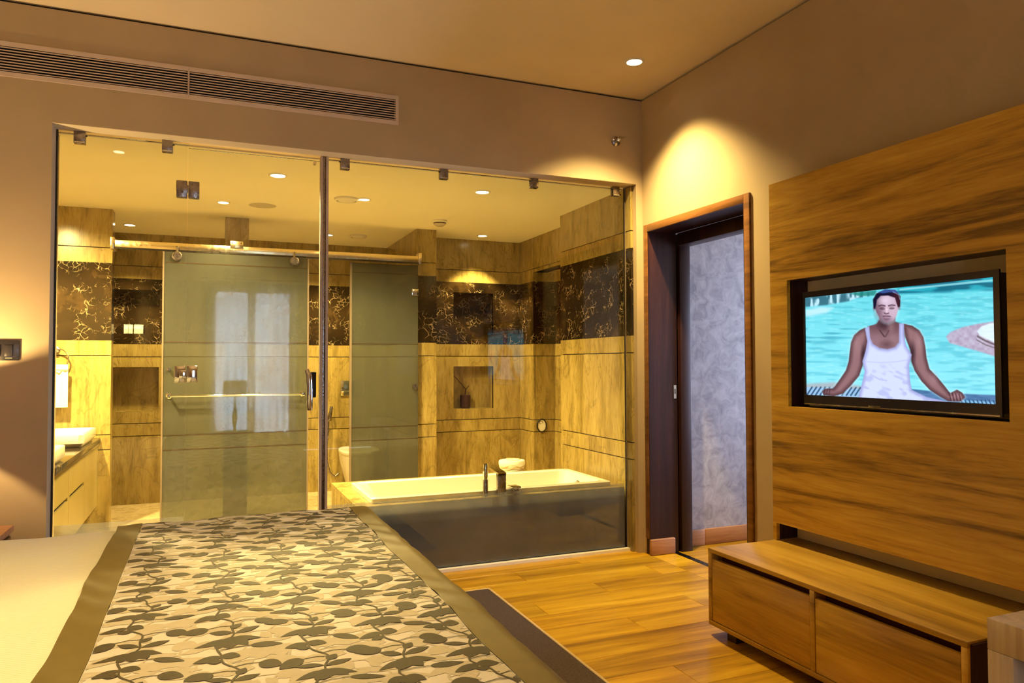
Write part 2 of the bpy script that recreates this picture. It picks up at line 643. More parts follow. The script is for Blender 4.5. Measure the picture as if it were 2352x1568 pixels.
_x.inputs[0].default_value = 0.35
_t.link(_c.outputs[0], _d.inputs[0])
_t.link(_c.outputs[0], _l.inputs[0])
_t.link(_d.outputs[0], _x.inputs[1])
_t.link(_l.outputs[0], _x.inputs[2])
_t.link(_x.outputs[0], _t.out.inputs[0])
M['shade'] = _t.m
M['vanity'] = paint('vanity_laminate', (0.25, 0.195, 0.07, 1), 0.35, 0.08, 5.0)
M['headboard'] = fabric('headboard_leather', (0.20, 0.12, 0.07, 1), 0.1, 30, 0.5)
M['curtain'] = None

# ------------------------------------------------------------------ levels shared by all stone walls
ZC = 2.473                                   # bathroom ceiling
BANDS = [(0.0, 0.618, 's', 1), (0.618, 0.732, 's', 1), (0.732, 1.34, 's', 1), (1.34, 1.456, 's', 0),
         (1.456, 2.055, 'm', 0), (2.055, 2.173, 's', 1), (2.173, 2.473, 's', 0)]  # z0, z1, kind, joint above
GAP = 0.0065
T_S = 0.02


def clad(parent, axis, face, out, u0, u1, holes=(), z_lo=0.0, z_hi=ZC):
    """stone slabs, one object each. out = +1/-1 is the direction from the face into the wall."""
    prev_joint = 0
    for z0, z1, k, j in BANDS:
        a = max(z0 + (GAP / 2 if prev_joint else 0.0004), z_lo)
        b = min(z1 - (GAP / 2 if j else 0.0004), z_hi)
        prev_joint = j
        if b - a < 0.01:
            continue
        hs = [h for h in holes if h[2] < b and h[3] > a]
        p0, p1 = (face, face + T_S) if out > 0 else (face - T_S, face)
        bm = bmesh.new()
        bm_plate(bm, axis, p0, p1, u0, u1, a, b, hs)
        from_bm('marble_slab' if k == 'm' else 'stone_slab', bm, M['marble'] if k == 'm' else M['stone'], parent)


def niche(parent, face, u0, u1, z0, z1, depth, m):
    """open box let into a wall that faces -Y"""
    bm = bmesh.new()
    t = 0.012
    bm_box(bm, u0, u1, face + depth, face + depth + t, z0, z1)
    bm_box(bm, u0 - t, u0, face + 0.003, face + depth + t, z0 - t, z1 + t)
    bm_box(bm, u1, u1 + t, face + 0.003, face + depth + t, z0 - t, z1 + t)
    bm_box(bm, u0, u1, face + 0.003, face + depth + t, z1, z1 + t)
    bm_box(bm, u0, u1, face + 0.003, face + depth + t, z0 - t, z0)
    return from_bm('niche_lining', bm, m, parent)


# ================================================================== THE SETTING
CEIL = 3.07
WT = 3.056                                   # wall tops, under the shadow gap
X_B, Y_A = 2.73, 4.244                       # the two bedroom walls in view
X_L, Y_BK = -1.50, -2.60
HEAD = 2.483                                 # head of the glazed opening
XO0, XO1 = -0.723, 2.681                      # glazed opening

fl = structure(box('floor', X_L, 5.2, Y_BK, 4.40, -0.12, -0.012, M['plank']))
# planks laid along the glass wall
PW, PL = 0.192, 1.28
me_plank = bpy.data.meshes.new('plank')
_bm = bmesh.new()
bm_box(_bm, 0, PL - 0.0015, 0, PW - 0.0015, -0.012, 0.0, 0.0012, 1)
bmesh.ops.recalc_face_normals(_bm, faces=_bm.faces[:])
_bm.to_mesh(me_plank)
_bm.free()
row = 0
y = 4.352 - PW
while y > 0.55:
    off = (row * 0.47) % PL
    x = -0.35 - off
    while x < 2.70:
        if x + PL > 0.55:
            x_end = x + PL
            if x_end > 2.725:
                me = bpy.data.meshes.new('plank_cut')
                b2 = bmesh.new()
                bm_box(b2, 0, 2.725 - x, 0, PW - 0.0015, -0.012, 0.0, 0.0012, 1)
                bmesh.ops.recalc_face_normals(b2, faces=b2.faces[:])
                b2.to_mesh(me)
                b2.free()
            else:
                me = me_plank
            o = new_obj('floor_plank', me, M['plank'], fl)
            o.location = (x, y, 0)
        x += PL
    y -= PW
    row += 1
# corridor planks
y = 4.255 - PW
row = 0
while y > 2.9:
    x = 2.945 - (row * 0.4) % 0.7
    first = True
    while x < 5.0:
        x0 = max(x, 2.945)
        b2 = bmesh.new()
        bm_box(b2, x0, x + PL - 0.0015, y, y + PW - 0.0015, -0.012, 0.0, 0.0012, 1)
        from_bm('floor_plank', b2, M['plank'], fl)
        x += PL
    y -= PW
    row += 1
box('threshold_strip', 2.726, 2.944, 3.2, 4.2, -0.012, -0.0005, M['plank'], fl)
box('threshold_groove', 2.9, 2.944, 3.2, 4.2, -0.011, 0.0008, M['black_metal'], fl)

structure(box('ceiling', X_L - 0.1, X_B + 0.25, Y_BK - 0.1, Y_A + 0.25, CEIL, CEIL + 0.1, M['ceiling']))

# wall over and beside the glazing
VENT = (-1.40, 1.039, 2.684, 2.857)
bm = bmesh.new()
bm_plate(bm, 'y', Y_A, Y_A + 0.20, X_L, X_B, 0.0, WT,
         [(XO0, XO1, -0.01, HEAD), (VENT[0] + .012, VENT[1] - .012, VENT[2] + .012, VENT[3] - .012)])
wf = structure(from_bm('wall_front', bm, M['wall']))
structure(box('trim_1', X_L, X_B, Y_A + 0.02, Y_A + 0.2, WT, CEIL, M['shadow_gap']))
structure(box('trim_2', X_B + 0.02, X_B + 0.2, Y_BK, Y_A + 0.2, WT, CEIL, M['shadow_gap']))
structure(box('trim_3', XO0, XO1, Y_A + 0.075, 4.405, -0.012, 0.018, M['white_plastic']), 'thin white sill strip under the glass wall')

structure(box('trim_4', XO0, XO1, Y_A + 0.002, Y_A + 0.199, HEAD - 0.002, HEAD, M['ceiling']), 'soffit board over the glass wall, paler to stand for bounced light')  # board added under the header; its paler colour stands in for bounced light

# wall with the door and the television
DY0, DY1, DZ = 3.19, 4.21, 2.192
plate('wall_right', 'x', X_B, X_B + 0.21, Y_BK, Y_A + 0.2, 0.0, WT, M['wall'], [(DY0, DY1, -0.01, DZ)])['kind'] = 'structure'
plate('wall_left', 'x', X_L - 0.12, X_L, Y_BK, Y_A + 0.2, 0.0, CEIL, M['wall'])['kind'] = 'structure'
WX0, WX1, WZ0, WZ1 = 0.06, 1.20, 0.20, 2.38
plate('wall_back', 'y', Y_BK - 0.2, Y_BK, X_L, X_B, 0.0, CEIL, M['wall'], [(WX0, WX1, WZ0, WZ1)])['kind'] = 'structure'

# the bedroom window behind the camera (it shows as a reflection in the glass wall)
win = structure(plate('window_1', 'y', Y_BK - 0.14, Y_BK - 0.08, WX0, WX1, WZ0, WZ1, M['dark_wood'],
                      [(WX0 + 0.06, WX0 + 0.54, WZ0 + 0.06, WZ1 - 0.06), (WX0 + 0.60, WX1 - 0.06, WZ0 + 0.06, WZ1 - 0.06)]))
for xa, xb in ((WX0 + 0.055, WX0 + 0.545), (WX0 + 0.595, WX1 - 0.055)):
    box('window_pane', xa, xb, Y_BK - 0.115, Y_BK - 0.107, WZ0 + 0.055, WZ1 - 0.055, M['glass'], win)

# corridor beyond the door
structure(plate('wall_corridor', 'y', 4.262, 4.38, 2.94, 5.2, 0.0, 2.7, M['plaster']))
structure(plate('wall_corridor_near', 'y', 2.72, 2.84, 2.94, 5.2, 0.0, 2.7, M['wall']))
structure(plate('wall_corridor_end', 'x', 5.2, 5.3, 2.72, 4.38, 0.0, 2.7, M['wall'], [(3.0, 4.1, 0.3, 2.4)]))
structure(plate('ceiling_corridor', 'z', 2.7, 2.8, 2.94, 5.3, 2.72, 4.38, M['ceiling']))
w2 = structure(plate('window_2', 'x', 5.22, 5.27, 3.0, 4.1, 0.3, 2.4, M['dark_wood'], [(3.06, 4.04, 0.36, 2.34)]))
box('window_pane', 5.24, 5.246, 3.055, 4.045, 0.355, 2.345, M['glass'], w2)

# ---------------- bathroom shell
structure(box('floor_bath', -1.6, 3.3, 4.40, 7.9, -0.12, 0.0, M['bath_floor']))
structure(box('ceiling_bath', -1.6, 3.3, 4.40, 7.9, ZC, ZC + 0.1, M['bath_ceiling']))
# front reveal behind the glass: the jamb wall of the right side is stone clad
w = structure(box('wall_bath_right', 2.68, 2.9, 4.445, 5.36, 0.0, ZC, M['backing']))
clad(w, 'x', 2.66, +1, 4.285, 5.36)
w = structure(box('wall_bath_right_end', 2.681, 2.9, 5.361, 5.38, 0.0, ZC, M['stone']))
w = structure(plate('wall_bath_alcove', 'x', 2.90, 3.02, 5.381, 6.9, 0.0, ZC, M['backing'], [(5.37, 6.42, -0.01, 2.142)]))
clad(w, 'x', 2.88, +1, 6.39, 6.72)
clad(w, 'x', 2.88, +1, 5.381, 6.389, z_lo=2.142)
w = structure(box('wall_bath_recess', 3.12, 3.25, 5.2, 6.5, 0.0, 2.2, M['backing']))
clad(w, 'x', 3.10, +1, 5.3, 6.389, z_hi=2.142)
w = structure(box('wall_bath_recess_far', 2.902, 3.119, 6.41, 6.5, 0.0, 2.2, M['backing']))
clad(w, 'y', 6.39, +1, 2.902, 3.099, z_hi=2.142)
structure(box('ceiling_bath_recess', 2.902, 3.119, 5.381, 6.389, 2.142, 2.17, M['stone']))
structure(box('wall_bath_recess_near', 2.902, 3.119, 5.25, 5.38, 0.0, 2.142, M['stone']))

NU = (2.189, 2.597, 1.553, 1.956)
NL = (2.189, 2.597, 0.836, 1.243)
w = structure(plate('wall_bath_back', 'y', 6.74, 6.75, 1.905, 2.9, 0.0, ZC, M['backing'], [NU, NL]))
clad(w, 'y', 6.72, +1, 1.905, 2.879, [NU, NL])
niche(w, 6.72, *NU, 0.13, M['marble'])
niche(w, 6.72, *NL, 0.13, M['stone'])

w = structure(box('wall_bath_pillar', 1.74, 1.885, 6.36, 7.5, 0.0, ZC, M['backing']))
clad(w, 'y', 6.34, +1, 1.722, 1.904)
clad(w, 'x', 1.905, -1, 6.361, 6.719)
clad(w, 'x', 1.72, +1, 6.361, 7.519)

NU2 = (-0.80, -0.405, 1.552, 1.955)
NL2 = (-0.80, -0.405, 0.842, 1.246)
w = structure(plate('wall_toilet_back', 'y', 7.54, 7.55, -1.2, 1.74, 0.0, ZC, M['backing'], [NU2, NL2]))
clad(w, 'y', 7.52, +1, -1.2, 1.719, [NU2, NL2])
niche(w, 7.52, *NU2, 0.14, M['marble'])
niche(w, 7.52, *NL2, 0.14, M['stone'])
w = structure(box('wall_toilet_left', -1.24, -1.2, 6.56, 7.52, 0.0, ZC, M['backing']))
clad(w, 'x', -1.18, -1, 6.561, 7.519)

w = structure(box('wall_bath_left', -1.6, -0.70, 6.44, 6.54, 0.0, ZC, M['backing']))
clad(w, 'y', 6.42, +1, -1.45, -0.682)
clad(w, 'x', -0.68, -1, 6.421, 6.559)
w = structure(box('wall_bath_side', -1.6, -1.47, 4.445, 6.42, 0.0, ZC, M['backing']))
clad(w, 'x', -1.45, -1, 4.445, 6.419)

w = structure(box('wall_column', 0.153, 0.295, 6.43, 6.57, 0.0, ZC, M['backing']), 'slim square stone column behind the frosted sliding door')
clad(w, 'y', 6.41, +1, 0.133, 0.315)
clad(w, 'x', 0.133, +1, 6.431, 6.59)
clad(w, 'x', 0.315, -1, 6.431, 6.59)

# ---------------- door to the corridor
d1 = structure(box('door_1', 2.722, 2.945, 4.168, 4.209, 0.0, 2.19, M['dark_wood']))
box('jamb', 2.722, 2.945, 3.191, 3.222, 0.0, 2.19, M['dark_wood'], d1)
box('head_lining', 2.722, 2.945, 3.222, 4.168, 2.15, 2.19, M['dark_wood'], d1)
box('architrave', 2.716, 2.731, 3.168, 3.212, 0.0, 2.197, M['frame_wood'], d1, 0.002)
box('architrave', 2.716, 2.731, 4.172, 4.214, 0.105, 2.197, M['frame_wood'], d1, 0.002)
box('architrave_head', 2.716, 2.731, 3.212, 4.172, 2.148, 2.197, M['frame_wood'], d1, 0.002)
box('corridor_post', 2.962, 3.046, 4.15, 4.24, 0.0, 2.15, M['dark_wood'], d1, 0.002)
box('corridor_head', 2.9455, 3.046, 3.0, 4.15, 2.065, 2.15, M['dark_wood'], d1, 0.002)
box('pocket_gap', 2.9455, 2.9615, 4.19, 4.24, 0.0, 2.065, M['grille_dark'], d1)
lp = plate('latch_plate', 'y', 4.1635, 4.168, 2.915, 2.935, 1.03, 1.12, M['chrome'], [(2.921, 2.929, 1.06, 1.095)], d1)
box('latch_pocket', 2.921, 2.929, 4.1665, 4.1677, 1.06, 1.095, M['grille_dark'], lp)
structure(box('baseboard_door', 2.712, 2.905, 4.142, 4.168, 0.0, 0.105, M['skirting'], None, 0.008, 3))
b = structure(box('baseboard_corridor', 3.047, 3.222, 4.243, 4.262, 0.0, 0.112, M['skirting'], None, 0.006, 2))
box('skirting_length', 3.2235, 5.2, 4.243, 4.262, 0.0, 0.112, M['skirting'], b, 0.006, 2)


# ================================================================== LIGHTS IN THE CEILINGS
def downlight(x, y, z, label, power, size=86, blend=0.35, r=0.055, group='round ceiling downlights'):
    e = thing('downlight', (x, y, z), label, 'ceiling light', group)
    lathe('trim_ring', [(r * 0.80, -0.001), (r * 0.84, -0.006), (r * 1.0, -0.006), (r * 1.12, -0.001), (r * 1.12, 0.0)], (x, y, z), M['white_plastic'], e, n=32)
    lathe('lamp_lens', [(0.0, -0.0015), (r * 0.80, -0.0015), (r * 0.80, 0.0), (0.0, 0.0)], (x, y, z), M['lamp_lens'], e, n=32)
    d = bpy.data.lights.new('lamp', 'SPOT')
    d.energy = power
    d.color = WARM
    d.spot_size = math.radians(size)
    d.spot_blend = blend
    d.shadow_soft_size = 0.035
    o = bpy.data.objects.new('lamp', d)
    COL.objects.link(o)
    o.parent = e
    o.location = (0, 0, -0.05)
    return e


downlight(2.345, 3.72, CEIL, 'bedroom ceiling downlight in the corner above the doorway', P_ROOM_SPOT * 1.75, 110, 0.95)
downlight(-0.70, 1.75, CEIL, 'bedroom ceiling downlight over the head of the bed', P_ROOM_SPOT * 1.1, 82, 1.0)
downlight(0.41, 4.86, ZC, 'large bathroom downlight just behind the glass door', P_BATH_SPOT * 1.25, 150, 0.9)
downlight(1.775, 4.80, ZC, 'bathroom downlight directly over the bathtub', P_BATH_SPOT * 0.27, 150, 0.9)
downlight(0.105, 5.825, ZC, 'small bathroom downlight left of the round ceiling speaker', P_BATH_SPOT * 0.4, 150, 0.9, 0.045)
downlight(1.055, 5.34, ZC, 'small bathroom downlight beside the round air diffuser', P_BATH_SPOT * 0.8, 150, 0.9, 0.045)
downlight(2.39, 6.46, ZC, 'bathroom downlight close to the wall with two niches', P_BATH_SPOT * 0.45, 92, 0.3, 0.05)
downlight(1.04, 6.94, ZC, 'toilet room downlight seen past the metal glass post', P_BATH_SPOT * 0.9, 120, 0.5, 0.045)
downlight(-0.62, 7.07, ZC, 'downlight over the niche wall left of the frosted door', P_BATH_SPOT * 0.6, 105, 0.4, 0.05)
downlight(-1.12, 5.5, ZC, 'bathroom downlight above the wash basins', P_BATH_SPOT * 2.7, 168, 0.9, 0.05)

# other ceiling devices
e = thing('ceiling_speaker', (0.382, 5.827, ZC), 'flat round speaker grille flush in the bathroom ceiling', 'speaker')
lathe('speaker_grille', [(0.0, -0.004), (0.085, -0.004), (0.1, -0.002), (0.1, 0.0)], (0.382, 5.827, ZC), M['grey_plastic'], e, n=36)
lathe('speaker_rim', [(0.1, 0.0), (0.1, -0.004), (0.108, -0.002), (0.108, 0.0)], (0.382, 5.827, ZC), M['bath_ceiling'], e, n=36)
for x, y, r, lab in ((0.932, 5.369, 0.085, 'round domed air diffuser on the bathroom ceiling by the post'),
                     (1.306, 6.888, 0.08, 'round air diffuser in the darker toilet room ceiling')):
    e = thing('air_diffuser', (x, y, ZC), lab, 'air vent', 'round ceiling diffusers')
    lathe('diffuser_ring', [(r * 0.82, 0.0), (r * 0.84, -0.02), (r, -0.014), (r * 1.05, -0.001), (r * 1.05, 0.0)], (x, y, ZC), M['white_plastic'], e, n=32)
    lathe('diffuser_disc', [(0.0, -0.026), (r * 0.6, -0.024), (r * 0.74, -0.016), (r * 0.74, -0.010), (0.0, -0.010)], (x, y, ZC), M['white_plastic'], e, n=32)
    lathe('diffuser_stem', [(0.012, -0.012), (0.012, 0.0)], (x, y, ZC), M['grey_plastic'], e, n=12)
e = thing('smoke_detector', (1.80, 5.90, ZC), 'small white smoke detector on the bathroom ceiling', 'smoke detector')
lathe('detector_base', [(0.062, 0.0), (0.062, -0.014), (0.056, -0.02), (0.0, -0.02)], (1.80, 5.90, ZC), M['white_plastic'], e)
lathe('detector_head', [(0.05, -0.02), (0.052, -0.032), (0.03, -0.05), (0.0, -0.05)], (1.80, 5.90, ZC), M['grey_plastic'], e)
lathe('detector_slot', [(0.0525, -0.024), (0.0532, -0.026), (0.0525, -0.028)], (1.80, 5.90, ZC), M['grille_dark'], e)

# ================================================================== AIR GRILLES over the glazing
def grille(x0, x1, label):
    e = thing('air_grille', ((x0 + x1) / 2, Y_A, VENT[2]), label, 'air vent', 'long air grilles over the glass wall')
    z0, z1 = VENT[2], VENT[3]
    plate('grille_frame', 'y', Y_A - 0.008, Y_A - 0.0005, x0, x1, z0, z1, M['grille'], [(x0 + 0.004, x1 - 0.004 if x1 < 0 else x1 - 0.018, z0 + 0.023, z1 - 0.023)], e)
    box('grille_void', x0 + (0.013 if x0 < -1 else 0.0), x1 - (0.013 if x1 > 0 else 0.0), Y_A + 0.05, Y_A + 0.055, z0 + 0.013, z1 - 0.013, M['grille_dark'], e)
    n = 9
    zi0, zi1 = z0 + 0.023, z1 - 0.023
    st = (zi1 - zi0) / n
    me = None
    for k in range(n):
        zc = zi0 + st * (k + 0.5)
        if me is None:
            bm = bmesh.new()
            c = [(0.0, -0.0024), (0.0, 0.0024), (0.008, 0.0020), (0.008, -0.0020)]
            vs = [[bm.verts.new((xx, yy, zz)) for yy, zz in c] for xx in (x0 + 0.006, x1 - 0.006)]
            for i in range(4):
                bm.faces.new((vs[0][i], vs[0][(i + 1) % 4], vs[1][(i + 1) % 4], vs[1][i]))
            bm.faces.new(vs[0])
            bm.faces.new(vs[1][::-1])
            o = from_bm('slat', bm, M['grille'], e)
            me = o.data
        else:
            o = new_obj('slat', me, M['grille'], e)
        o.location = (0, Y_A - 0.006, zc)
    return e


grille(VENT[0], -0.1015, 'long slatted air grille over the left half of the glass wall')
grille(-0.1005, VENT[1], 'slatted air grille section ending above the bathtub glass')

# sprinkler on the wall
sx, sz = 2.524, 2.757
e = thing('sprinkler_head', (sx, Y_A, sz), 'small chrome sprinkler head high on the wall corner', 'sprinkler')
lathe('escutcheon', [(0.034, 0.0), (0.033, 0.006), (0.022, 0.014), (0.012, 0.016), (0.0, 0.016)], (sx, Y_A, sz), M['dark_steel'], e, axis=(0, -1, 0))
lathe('sprinkler_body', [(0.010, 0.012), (0.010, 0.035), (0.013, 0.037), (0.013, 0.045), (0.004, 0.05), (0.004, 0.066)], (sx, Y_A, sz), M['chrome'], e, axis=(0, -1, 0))
bm = bmesh.new()
bm_box(bm, sx - 0.004, sx + 0.036, Y_A - 0.075, Y_A - 0.03, sz + 0.012, sz + 0.016)
bm_tube(bm, [(sx - 0.013, Y_A - 0.04, sz), (sx - 0.013, Y_A - 0.06, sz), (sx, Y_A - 0.068, sz), (sx + 0.013, Y_A - 0.06, sz), (sx + 0.013, Y_A - 0.04, sz)], 0.003, 8)
from_bm('deflector', bm, M['chrome'], e)

# switch plate at the left
e = thing('switch_plate', (-0.90, Y_A, 1.34), 'dark rectangular light switch plate on the wall beside the glass', 'light switch')
box('plate', -0.97, -0.845, Y_A - 0.009, Y_A - 0.0005, 1.291, 1.391, M['black_plastic'], e, 0.003)
box('rocker', -0.905, -0.872, Y_A - 0.013, Y_A - 0.009, 1.312, 1.366, M['black_plastic'], e, 0.0015)
box('rocker', -0.955, -0.922, Y_A - 0.013, Y_A - 0.009, 1.312, 1.366, M['black_plastic'], e, 0.0015)
box('print_line', -0.902, -0.874, Y_A - 0.0095, Y_A - 0.0088, 1.302, 1.304, M['grey_plastic'], e)

# ================================================================== GLASS WALL
GY0, GY1 = 4.352, 4.364
GTOP = 2.468


def clip(parent, x, front_side=1):
    c = box('glass_clip', x - 0.027, x + 0.027, GY0 - 0.012, GY1 + 0.012, GTOP - 0.052, HEAD - 0.003, M['dark_steel'], parent, 0.003)
    box('clip_lip', x - 0.024, x + 0.024, GY0 - 0.0145, GY0 - 0.012, GTOP - 0.050, GTOP - 0.043, M['chrome'], c)
    tube('clip_screw', [(x + front_side * 0.027, GY0 - 0.004, HEAD - 0.024), (x + front_side * 0.035, GY0 - 0.004, HEAD - 0.024)], 0.004, M['black_metal'], c, 8)


def film(parent, x0, x1):
    box('frosted_film', x0, x1, GY1 + 0.0006, GY1 + 0.0016, 0.02, 0.45, M['film'], parent)


e = thing('glass_partition', (-0.41, GY0, 0.018), 'narrow fixed clear glass partition beside the left jamb', 'glass partition')
box('pane', XO0 + 0.008, -0.106, GY0, GY1, 0.018, GTOP, M['glass'], e)
film(e, XO0 + 0.014, -0.107)
clip(e, -0.618, 1)
clip(e, -0.205, 1)
box('edge_channel', XO0, XO0 + 0.008, GY0 - 0.004, GY1 + 0.004, 0.018, HEAD - 0.003, M['black_metal'], e)

e = thing('glass_door', (0.25, GY0, 0.02), 'frameless clear glass door with chrome pull handle', 'glass door')
box('pane', -0.100, 0.600, GY0, GY1, 0.022, GTOP - 0.016, M['glass'], e)
for zc, m in ((2.222, M['dark_steel']), (1.217, M['chrome']), (0.30, M['dark_steel'])):
    hg = box('hinge', -0.160, -0.104, GY0 - 0.014, GY1 + 0.014, zc - 0.046, zc + 0.046, m, e, 0.004)
    box('hinge_leaf', -0.0995, -0.044, GY0 - 0.014, GY1 + 0.014, zc - 0.046, zc + 0.046, m, hg, 0.004)
    box('hinge_knuckle', -0.136, -0.1, GY0 - 0.0165, GY0 - 0.012, zc - 0.022, zc + 0.022, m, hg, 0.001)
tube('door_stud', [(0.572, GY0 - 0.006, 2.437), (0.572, GY1 + 0.006, 2.437)], 0.009, M['brass'], e, 14)
# pull handle
hx = 0.542
h_ = tube('pull_handle', [(hx + 0.002, GY0 - 0.055, 1.010), (hx, GY0 - 0.062, 1.045), (hx, GY0 - 0.062, 1.125), (hx - 0.004, GY0 - 0.062, 1.205), (hx - 0.018, GY0 - 0.058, 1.238)],
          [0.014, 0.017, 0.017, 0.017, 0.012], M['chrome'], e, 16)
for zz in (1.035, 1.215):
    tube('handle_post', [(hx - 0.003, GY0 - 0.062, zz), (hx - 0.003, GY0, zz)], 0.011, M['chrome'], h_, 12)
box('handle_plate', hx + 0.016, hx + 0.046, GY1, GY1 + 0.04, 1.075, 1.225, M['black_plastic'], h_, 0.006)

e = thing('glass_partition', (1.65, GY0, 0.018), 'wide fixed clear glass partition in front of the bathtub', 'glass partition')
box('pane', 0.651, 2.654, GY0, GY1, 0.018, GTOP, M['glass'], e)
film(e, 0.653, 2.646)
for xx in (0.745, 1.354, 1.971, 2.584):
    clip(e, xx, -1)
tube('pane_stud', [(2.62, GY0 - 0.004, 2.428), (2.62, GY1 + 0.004, 2.428)], 0.006, M['black_metal'], e, 12)
box('edge_channel', 2.654, 2.6595, GY0 - 0.003, GY1 + 0.003, 0.018, HEAD - 0.003, M['profile'], e)

e = thing('glass_post', (0.627, GY0, 0.018), 'slim aluminium post between glass door and bathtub pane', 'post')
box('post_core', 0.618, 0.634, GY0 - 0.004, GY1 + 0.016, 0.018, HEAD - 0.003, M['dark_steel'], e, 0.002)
box('post_flange', 0.604, 0.617, GY0 - 0.012, GY1 + 0.018, 0.018, HEAD - 0.003, M['alu'], e)
box('post_flange', 0.635, 0.6495, GY0 - 0.012, GY1 + 0.018, 0.018, HEAD - 0.003, M['alu'], e)

# ================================================================== FROSTED PARTITION AND RAIL
e = thing('sliding_rail', (0.5, 6.20, 2.15), 'long satin metal rail the frosted glass hangs from', 'rail')
box('rail_bar', -0.645, 1.70, 6.20, 6.216, 2.152, 2.206, M['brass'], e, 0.003)
box('rail_lip', -0.645, 1.70, 6.199, 6.215, 2.140, 2.1515, M['black_metal'], e)
box('end_bracket', -0.672, -0.645, 6.192, 6.42, 2.135, 2.225, M['brass'], e, 0.003)
box('end_bracket', 1.70, 1.727, 6.192, 6.34, 2.135, 2.235, M['brass'], e, 0.003)
cb = box('column_bracket', 0.165, 0.262, 6.188, 6.41, 2.19, 2.245, M['brass'], e, 0.002)
for xx in (0.18, 0.247):
    tube('screw', [(xx, 6.188, 2.23), (xx, 6.184, 2.23)], 0.005, M['black_metal'], cb, 8)

LINES = (2.05, 1.44, 0.73, 0.62)
e = thing('sliding_door', (0.23, 6.175, 0.015), 'large frosted glass sliding door hanging from the rail', 'sliding door')
FX0, FX1 = -0.303, 0.757
box('pane', FX0, FX1, 6.170, 6.180, 0.015, 2.133, M['frosted'], e)
for zz in LINES:
    box('groove_line', FX0, FX1, 6.1685, 6.170, zz - 0.0035, zz + 0.0035, M['backing'], e)
box('groove_line', FX0, FX1, 6.1688, 6.170, 1.3290, 1.3308, M['backing'], e)
box('edge_profile', FX1, FX1 + 0.012, 6.166, 6.186, 0.015, 2.133, M['profile'], e)
box('edge_profile', FX0 - 0.012, FX0, 6.166, 6.186, 0.015, 2.133, M['profile'], e)
for xx, zz in ((-0.215, 2.10), (0.653, 2.104)):
    ro = lathe('roller', [(0.0, 0.012), (0.012, 0.012), (0.014, 0.008), (0.026, 0.008), (0.028, 0.012), (0.036, 0.010), (0.036, -0.004), (0.0, -0.004)], (xx, 6.164, zz), M['dark_steel'], e, axis=(0, -1, 0), n=28)
    tube('roller_hanger', [(xx, 6.164, zz + 0.03), (xx, 6.190, zz + 0.075)], 0.009, M['dark_steel'], ro, 10)
bar = tube('towel_bar', [(-0.262, 6.115, 1.03), (0.722, 6.115, 1.027)], 0.009, M['chrome'], e, 12)
for xx in (-0.262, 0.722):
    lathe('bar_post', [(0.022, 0.0), (0.022, 0.006), (0.010, 0.01), (0.010, 0.058), (0.016, 0.062), (0.0, 0.066)], (xx, 6.17, 1.03), M['chrome'], bar, axis=(0, -1, 0), n=16)
lathe('knob', [(0.016, 0.0), (0.009, 0.008), (0.017, 0.02), (0.015, 0.03), (0.0, 0.032)], (-0.262, 6.17, 1.232), M['dark_steel'], e, axis=(0, -1, 0), n=18)

e = thing('frosted_panel', (1.42, 6.26, 0.015), 'fixed frosted glass panel between the toilet and the stone pillar', 'glass panel')
box('pane', 1.134, 1.712, 6.262, 6.272, 0.015, 2.132, M['frosted'], e)
for zz in LINES:
    box('groove_line', 1.134, 1.712, 6.2605, 6.262, zz - 0.0035, zz + 0.0035, M['backing'], e)
box('groove_line', 1.134, 1.712, 6.2608, 6.262, 1.3290, 1.3308, M['backing'], e)
box('edge_profile', 1.118, 1.134, 6.256, 6.278, 0.015, 2.132, M['profile'], e)
box('wall_clamp', 1.655, 1.716, 6.252, 6.282, 1.865, 1.925, M['chrome'], e, 0.003)
lathe('knob', [(0.012, 0.0), (0.012, 0.012), (0.024, 0.016), (0.024, 0.034), (0.0, 0.036)], (1.678, 6.262, 1.07), M['dark_steel'], e, axis=(0, -1, 0), n=20)

# ================================================================== BATHTUB AND DECK
def rrect(cx, cy, hx, hy, r, z, n=6):
    pts = []
    for qx, qy, a0 in ((1, 1, 0), (-1, 1, 90), (-1, -1, 180), (1, -1, 270)):
        for k in range(n + 1):
            a = math.radians(a0 + 90 * k / n)
            pts.append((cx + qx * (hx - r) + r * math.cos(a), cy + qy * (hy - r) + r * math.sin(a), z))
    return pts


def loft(bm, rings, close_last=True, close_first=False):
    vr = [[bm.verts.new(p) for p in ring] for ring in rings]
    n = len(vr[0])
    for a, b in zip(vr[:-1], vr[1:]):
        for k in range(n):
            bm.faces.new((a[k], a[(k + 1) % n], b[(k + 1) % n], b[k]))
    if close_last:
        bm.faces.new(vr[-1])
    if close_first:
        bm.faces.new(vr[0][::-1])


e = thing('bathtub_deck', (1.7, 4.9, 0.0), 'beige stone deck boxed around the bathtub', 'bathtub deck')
plate('deck_top', 'z', 0.395, 0.42, 0.831, 2.657, 4.392, 5.37, M['stone'], [(0.96, 2.57, 4.50, 5.10)], e)
box('deck_front', 0.845, 2.655, 4.397, 4.41, 0.0, 0.395, M['stone'], e)
box('deck_side', 0.833, 0.846, 4.392, 5.37, 0.0, 0.395, M['stone'], e)
box('deck_back', 0.846, 2.655, 5.35, 5.365, 0.0, 0.395, M['stone'], e)

